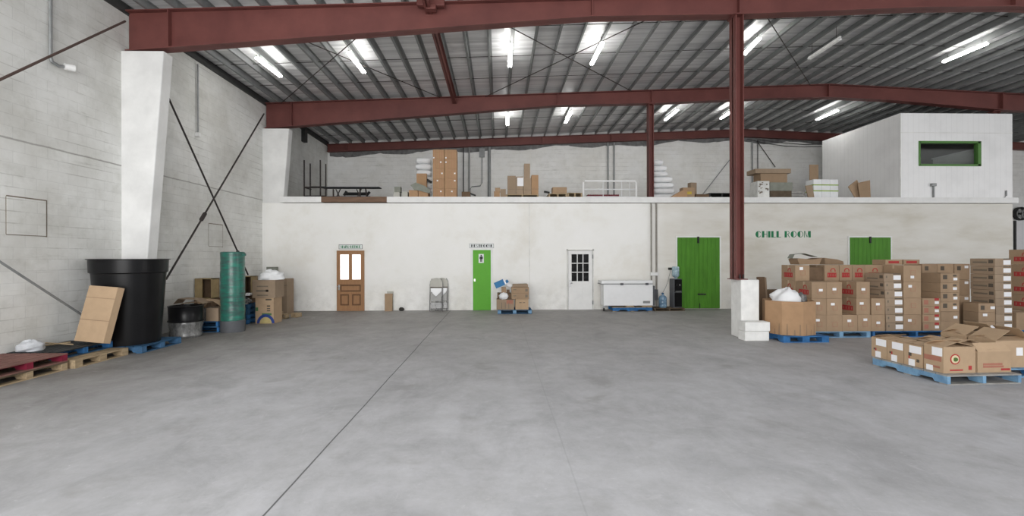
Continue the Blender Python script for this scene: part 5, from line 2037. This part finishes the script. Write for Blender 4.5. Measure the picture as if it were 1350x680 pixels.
# tall carton stack, two by five
r5 = (P(586, 197, YM).z - MEZ) / 5
for cidx, (a, b) in enumerate(((570.5, 585.8), (586.2, 602))):
    p, q = P(a, 230, YM), P(b, 230, YM)
    for r in range(5):
        carton('%s carton of the tall upper level stack, %s column' % ('top' if r == 4 else ORD[r], ['sack side', 'open side'][cidx]), p.x, YM, MEZ + .001 + r5 * r, q.x - p.x, .45, r5, 'card_c', tape=False,
               stick=[('F', [.2, -.1, .3, .2, -.42][r] if cidx == 0 else [.1, .35, .35, -.4, -.4][r], [.7, .8, .55, .7, .15][r], .05, .05)], marks=[('F', -.25, .5, .008, r5 * .9, 'ink_pink'), ('F', .1, .5, .008, r5 * .9, 'ink_pink'), ('F', .3, .5, .008, r5 * .9, 'ink_pink')], group='tall carton stack on the upper level', wobble=False)

mc('small dark brown box beside the tall carton stack foot', 608.5, 620, 252.5, d=.25, tone='card_dark', tape=False)
e = B(-.13, -.03, 0, .13, .03, .05, Matrix.Rotation(.35, 4, 'Y'))
p = P(622, 255, YM)
tag(e.build('black_bar', 'black_matt', loc=(p.x, YM + .1, MEZ + .13)), 'short black bar leaning at the small dark brown box', 'bar')

# pallet of upright cartons
pa, pb2 = P(667, 256, YM), P(710, 256, YM)
pallet('wooden pallet on the upper level under the upright narrow cartons', (pa.x + pb2.x) / 2, YM + .45, 0, pb2.x - pa.x, .9, 'wood_raw', 'wood_raw', z=MEZ + .001, group='pallets on the upper level')
zp = MEZ + .138
tops = {}
for a, b, pt, lab in ((669, 680, 231.5, 'upright narrow carton at the start of the row with torn top'), (680.3, 690, 232.5, 'upright narrow carton with a white sheet on its face'), (690.2, 700.5, 234.5, 'upright narrow carton carrying another carton on top'), (700.8, 710, 230.5, 'upright narrow carton at the end of the row')):
    tops[a] = mc(lab, a, b, pt, Y=YM + .03, d=.4, tone='card_c' if a > 700 else 'card_b', zb=zp, marks=[('F', 0, .28, .26, .012, 'ink_grey')], stick=[('F', .1, .7, .22, .3)] if 680 < a < 681 else (), tape=False)
mc('narrow carton standing on top of the upright row', 691, 699, 215.5, Y=YM + .05, d=.3, tone='card_b', zb=tops[690.2] + .001, tape=False)
z = mc('brown carton beside the upright row, lower one', 651, 659, 252, Y=YM + .05, d=.4, tone='card_c', tape=False)
mc('crooked brown carton beside the upright row of cartons', 659.5, 667, 249, Y=YM + .1, d=.35, tone='card_b', tape=False)
mc('small crumpled carton on the lower brown carton by the row', 652.5, 659.5, 247.3, Y=YM + .1, d=.3, tone='card_a', zb=z + .001, tape=False)

pa, pb2, pc2 = P(723, 256, YM), P(748, 256, YM), P(768, 256, YM)
pallet('wooden pallet holding one low carton beside the white tubular rail', (pa.x + pb2.x) / 2, YM + .45, 0, pb2.x - pa.x - .02, .9, 'wood_raw', 'wood_raw', z=MEZ + .001, group='pallets on the upper level', hgt=.17)
pallet('empty wooden pallet between the low carton and the white tubular rail', (pb2.x + pc2.x) / 2, YM + .45, 0, pc2.x - pb2.x - .02, .9, 'wood_raw', 'wood_raw', z=MEZ + .001, group='pallets on the upper level', hgt=.2)
mc('low wide carton on its own wooden pallet', 728.5, 747.5, 246.5, Y=YM + .1, d=.4, tone='card_a', zb=MEZ + .172, tape=False)
p = P(721, 253, YM)
tag(B(-.1, -.05, 0, .1, .05, .06, Matrix.Rotation(.2, 4, 'Y')).build('black_clamp', 'black_matt', loc=(p.x, YM + .1, p.z - .05 - 0.0 if False else MEZ + .2)), 'small black object at the end of the low carton pallet', 'clamp')

# white tubular rail
ra, rb = P(769, 238.5, YM + .3), P(839, 238.5, YM + .3)
t = thing('tube_rail', 'white tubular frame standing at the ledge of the upper level', 'rail', ((ra.x + rb.x) / 2, YM + .3, MEZ))
hw2 = (rb.x - ra.x) / 2
hz = ra.z - MEZ
MB().tube([(-hw2, 0, 0), (-hw2, 0, hz - .05), (-hw2 + .05, 0, hz), (hw2 - .06, 0, hz), (hw2, 0, hz - .07), (hw2, 0, 0)], .032, 8).build('frame_tube', 'rail_white', t)
for u in (-.25, .45, .75):
    MB().tube([(hw2 * u, .02, .02), (hw2 * u, .02, hz)], .014, 6).build('upright', 'appliance', t)
MB().tube([(-hw2, 0, hz * .55), (hw2, 0, hz * .55)], .02, 6).build('middle_bar', 'appliance', t)
MB().tube([(-hw2, 0, .1), (hw2, 0, .1)], .018, 6).build('bottom_bar', 'appliance', t)
pa, pb2 = P(778, 255, YM), P(821, 255, YM)
e = MB()
k = 18
L = pb2.x - pa.x
e.box(-L / 2, -.3, 0, L / 2, .3, .13)
for i in range(k):
    e.box(-L / 2 + L * i / k + .01, -.31, .13, -L / 2 + L * (i + .55) / k + .01, .31, .2)
tag(e.build('slatted_mat', 'red_plastic', loc=((pa.x + pb2.x) / 2, YM + .75, MEZ + .001)), 'flat dark red ribbed mat behind the white tubular frame', 'mat')

# white sacks by the red column
zz = MEZ + .001
tops = [(864, 877.5, 208.5), (864, 882, 216), (864, 884, 224), (864, 890, 231), (864, 892, 239), (864, 893.5, 246.5), (864, 895, 254)]
zl = [P(870, t0[2], YM + .3).z for t0 in tops] + [MEZ + .001]
for i, (a, b, pt) in enumerate(tops):
    z1_, z0_ = zl[i] - .003, zl[i + 1]
    pa, pb2 = P(a - 1, 230, YM + .3), P(b, 230, YM + .3)
    w = (pb2.x - pa.x) / 2
    hh = z1_ - z0_
    e = MB()
    e.sack(w, .3, hh - .003, 80 + i)
    tag(e.build('white_sack', 'foam', loc=((pa.x + pb2.x) / 2, YM + .75, z0_)), '%s white sack of the pile beside the red column on the ledge' % ['topmost', 'sixth', 'fifth', 'fourth', 'third', 'second', 'bottom'][i], 'sack', 'white sacks beside the red column')
mc('tilted cardboard piece behind the yellow labelled carton', 909.5, 918.5, 240.5, Y=YM + .35, d=.2, tone='card_b', tape=False, rz=.2)
mc('small carton with a yellow band beside the white sacks', 900, 916, 247, d=.3, tone='card_a', marks=[('F', -.1, .5, .3, .1, 'yellow')], tape=False)
pa, pb2 = P(880, 255, YM), P(899, 255, YM)
e = MB()
e.prism([(-.3, .0), (.3, .0), (.3, .3), (.22, .3)], 'y', -.15, .15)
tag(e.build('cardboard_wedge', 'card_c', loc=((pa.x + pb2.x) / 2 + .05, YM - .1, MEZ + .001)), 'folded cardboard wedge leaning before the bottom white sack', 'cardboard')
mc('flat brown carton lying between yellow band carton and black pallet', 917, 935, 255.8, d=.4, tone='card_dark', tape=False)
pa, pb2 = P(935, 256, YM), P(969, 256, YM)
pallet('black pallet lying on the upper level behind the red pedestal column', (pa.x + pb2.x) / 2, YM + .4, 0, pb2.x - pa.x, .8, 'black_matt', 'black_matt', z=MEZ + .001, hgt=.2, group='pallets on the upper level')

# pile past the pedestal column
zA = mc('flat weathered wooden box at the foot of the upper pile', 1015, 1044, 251.5, Y=YM + .1, d=.6, tone='wood_dark', tape=False)
zB = mc('long grey carton second up in the upper pile', 1015, 1045, 240.3, Y=YM + .1, d=.6, tone='grey_sheet', zb=zA + .001, tape=False)
zC = mc('brown carton with a torn corner under the flat tray', 1003, 1038, 228.5, Y=YM + .2, d=.5, tone='card_a', zb=zB + .001, tape=False)
zD = mc('flat open brown tray topping the upper pile', 996, 1043, 222.3, Y=YM + .15, d=.6, tone='card_b', zb=zC + .001, tape=False)
o = mc('white crate with speckled dark print before the upper pile', 998.5, 1014.5, 238.5, Y=YM - .05, d=.5, tone='dirty_white', tape=False, marks=[('F', random.uniform(-.4, .4), random.uniform(.2, .95), random.uniform(.03, .06), random.uniform(.03, .05), 'ink_grey') for _ in range(16)])
e = MB()
e.blob((0, 0, .12), (.24, .25, .16), 99, .3, 12, flat=0)
p, q = P(1045, 256, YM), P(1063, 249, YM)
e = MB()
for i in range(3):
    e.box(-.26, -.25, .1 * i, .26 - .05 * i, .25, .1 * i + .085)
tag(e.build('plank_pile', 'wood_grey', loc=((p.x + q.x) / 2 + .04, YM + .35, MEZ + .001)), 'low pile of grey planks between upper pile and cardboard panels', 'plank pile')


def slab(label, pts, Y, th, mname, name='cardboard_sheet', cat='cardboard'):
    """a flat panel standing on the ledge, outline from picture points at depth Y"""
    w3 = [P(a, b, Y) for a, b in pts]
    x0 = sum(p.x for p in w3) / len(w3)
    e = MB()
    e.prism([(p.x - x0, p.z - MEZ if q[1] < 262 else .001) for p, q in zip(w3, pts)], 'y', 0, th)
    return tag(e.build(name, mname, loc=(x0, Y, MEZ + .001)), label, cat)


slab('low brown cardboard panel leaning before the strapped white bundle', [(1062, 244.5), (1071, 244), (1074, 263), (1066, 263)], YM + .05, .04, 'card_b')
slab('tall thin cardboard panel standing upright behind the white bundle', [(1067.5, 217), (1079, 217), (1079, 263), (1067.5, 263)], YM + .8, .03, 'card_a')
slab('tilted cardboard panel behind another, against the office wall', [(1118.5, 246), (1130, 237), (1142, 263), (1128, 263)], YM - .1, .03, 'card_a')
slab('front upright cardboard panel against the white office wall', [(1131, 241), (1147, 237.5), (1148, 263), (1134, 263)], YM - .2, .03, 'card_a')
slab('grey green bent sheet leaning on the two squat brown cartons', [(541, 244), (548, 240.5), (560, 245), (567, 250), (566.5, 255), (556, 252), (546, 250)], YM - .06, .03, 'grey_sheet', 'bent_sheet', 'sheet')
# strapped white bundle
p, q = P(1071.5, 255, YM + .15), P(1105.5, 236.5, YM + .15)
t = thing('white_bundle', 'stack of white panels bound with green straps beside the office', 'bundle', ((p.x + q.x) / 2, YM + .35, MEZ + .001), .05)
w, h = (q.x - p.x) / 2, q.z - MEZ
for i in range(3):
    a = -w + 2 * w * i / 3
    B(a + .006, -.2, 0, a + 2 * w / 3 - .006, .2, h).build('white_panel', 'foam', t)
for f in (.42, .72):
    B(-w - .004, -.206, h * f - .02, w + .004, .206, h * f + .02).build('strap', 'green_strap', t)

# ------------------------------------------------------------------ pipes and wires on the back wall
YP = YB - .06


def wpipe(label, pts, r, mname='grey_conduit', name='wall_pipe', cat='pipe'):
    e = MB()
    e.tube([P(a, b, YP) if b is not None else None for a, b in pts], r, 8)
    return tag(e.build(name, mname), label, cat)


wpipe('slim dark pipe on the back wall just past the tall carton stack', [(611, 188), (611, 262)], .025, 'eave_dark')
wpipe('pale pipe on the back wall second past the tall carton stack', [(618.5, 190), (618.5, 262)], .035)
o = wpipe('grey cable conduit bending down the back wall from a box', [(635.5, 186), (635.5, 241), (633, 245), (622, 246), (619.8, 249), (619.8, 257)], .022)
p = P(635.5, 203, YP)
B(p.x - .13, YP - .08, p.z - .15, p.x + .13, YP + .03, p.z + .25).build('junction_box', 'grey_conduit', o)
wpipe('thick grey downpipe on the back wall before the upright cartons', [(645, 194), (645, 262)], .075)
wpipe('pipe on the back wall behind the white tubular frame, first of pair', [(801.5, 188), (801.5, 262)], .04)
wpipe('pipe on the back wall behind the white tubular frame, second of pair', [(809.5, 188), (809.5, 262)], .04)
wpipe('dark pipe on the back wall just past the red pedestal column', [(991.5, 187), (992, 262)], .035)
wpipe('thin dark pipe on the back wall above the speckled white crate', [(999, 184), (999, 240)], .02, 'eave_dark')
wpipe('thin brace rod slanting on the back wall before the pedestal column', [(925, 258), (968, 203)], .018, name='brace_rod', cat='rod')
wpipe('thin brace rod slanting on the back wall down to the brown tray', [(998, 186), (1022, 220)], .018, 'dark_rod', 'brace_rod', 'rod')
for (pts, lab) in (([(985, 183), (1010, 189), (1035, 192.5), (1060, 193.5), (1083, 193)], 'lower sagging cable across the back wall toward the office'), ([(1000, 184), (1030, 188), (1060, 190.5), (1083, 190)], 'upper sagging cable across the back wall toward the office')):
    wpipe(lab, pts, .014, 'eave_dark', 'sagging_cable', 'cable')
# loose insulation drape under the last beam
e = MB()
pts1 = []
n = 40
for i in range(n + 1):
    x = WX + .1 + (P(1084, 190, YP).x - WX) * i / n
    top = ztop(x) - .3
    pts1.append((x, top, top - .22 - .07 * math.sin(i * 1.3) - .05 * math.sin(i * .6)))
vs, fs = [], []
for i, (x, a, b) in enumerate(pts1):
    yv = YP + .035 + .01 * math.sin(i * 2.1)
    vs += [(x, yv, a), (x, yv + .02, b)]
for i in range(n):
    fs.append((2 * i, 2 * i + 1, 2 * i + 3, 2 * i + 2))
e.add(vs, fs)
tag(e.build('insulation_drape', 'insulation'), 'grey insulation strip sagging below the last red beam', 'insulation')
# light box near upper left of back bay
p = PX(402, 184, WX + .1)
e = MB()
e.tube([(WX + .05, p.y, 7.0), (WX + .05, p.y, p.z + .35)], .025, 6)
e.box(WX, p.y - .12, p.z - .1, WX + .16, p.y + .12, p.z + .4)
tag(e.build('wall_box', 'eave_dark'), 'dark electrical box high on the block wall above the upper level', 'box')

# ------------------------------------------------------------------ beyond the end of the room block
e = B(XE + .15, YB - .1, 2.3, XE + .45, YB - .02, 4.3)
p = P(1344, 300, YB - .1)
q = P(1338, 330, 20.0)
struct(B(p.x - .1, YB - .05, 0, p.x + 3.5, YB, P(1344, 288, YB).z).build('door_6', 'daylight_white'))
t = thing('wall_fan', 'round black fan on the far white wall past the room block', 'fan', (p.x + .02, YB - .12, P(1344, 282, YB).z))
e = MB()
for i in range(16):
    a, b = 2 * PI * i / 16, 2 * PI * (i + 1) / 16
    e.prism([(.33 * math.cos(a), .33 * math.sin(a)), (.33 * math.cos(b), .33 * math.sin(b)), (.27 * math.cos(b), .27 * math.sin(b)), (.27 * math.cos(a), .27 * math.sin(a))], 'y', -.08, .08)
e.build('fan_ring', 'black_matt', t)
for i in range(4):
    a = PI / 4 + PI / 2 * i
    e = MB()
    e.prism([(.0, -.0), (.28 * math.cos(a - .3), .28 * math.sin(a - .3)), (.29 * math.cos(a + .25), .29 * math.sin(a + .25))], 'y', -.02, .01)
    e.build('fan_blade', 'grey_conduit', t)
MB().tube([(0, -.05, 0), (0, .05, 0)], .06, 10).build('fan_hub', 'black_matt', t)
e = MB()
e.tube([(q.x, 20., 0), (q.x, 20., 3.4)], .05, 8)
tag(e.build('standing_pipe', 'eave_dark'), 'dark standing pipe just past the end of the room block', 'pipe')

# ------------------------------------------------------------------ light
w = bpy.data.worlds.new('world')
S.world = w
w.use_nodes = True
bg = w.node_tree.nodes['Background']
bg.inputs[0].default_value = (.93, .955, 1.0, 1)
bg.inputs[1].default_value = 1.1


def area(name, loc, rot, sx, sy, energy, col=(1, 1, 1)):
    l = bpy.data.lights.new(name, 'AREA')
    l.shape = 'RECTANGLE'
    l.size, l.size_y = sx, sy
    l.energy = energy
    l.color = col
    o = bpy.data.objects.new(name, l)
    C.objects.link(o)
    o.location = loc
    o.rotation_euler = rot
    return o


# daylight through the loading doors behind the camera
area('loading_door_light', (-2.0, -5.5, 3.0), (math.radians(90), 0, 0), 9, 5.2, 1420, (1., .99, .97))
area('side_fill_light', (27.5, 3.0, 2.6), (math.radians(90), 0, math.radians(60)), 6, 4.5, 600, (1., .985, .96))  # added fill lamp for the dim right side; no door is built there

S.view_settings.view_transform = 'Standard'
S.view_settings.look = 'None'
S.view_settings.exposure = 0
try:
    S.cycles.use_denoising = True
    S.cycles.max_bounces = 8
    S.cycles.diffuse_bounces = 5
    S.cycles.sample_clamp_indirect = 6
except Exception:
    pass
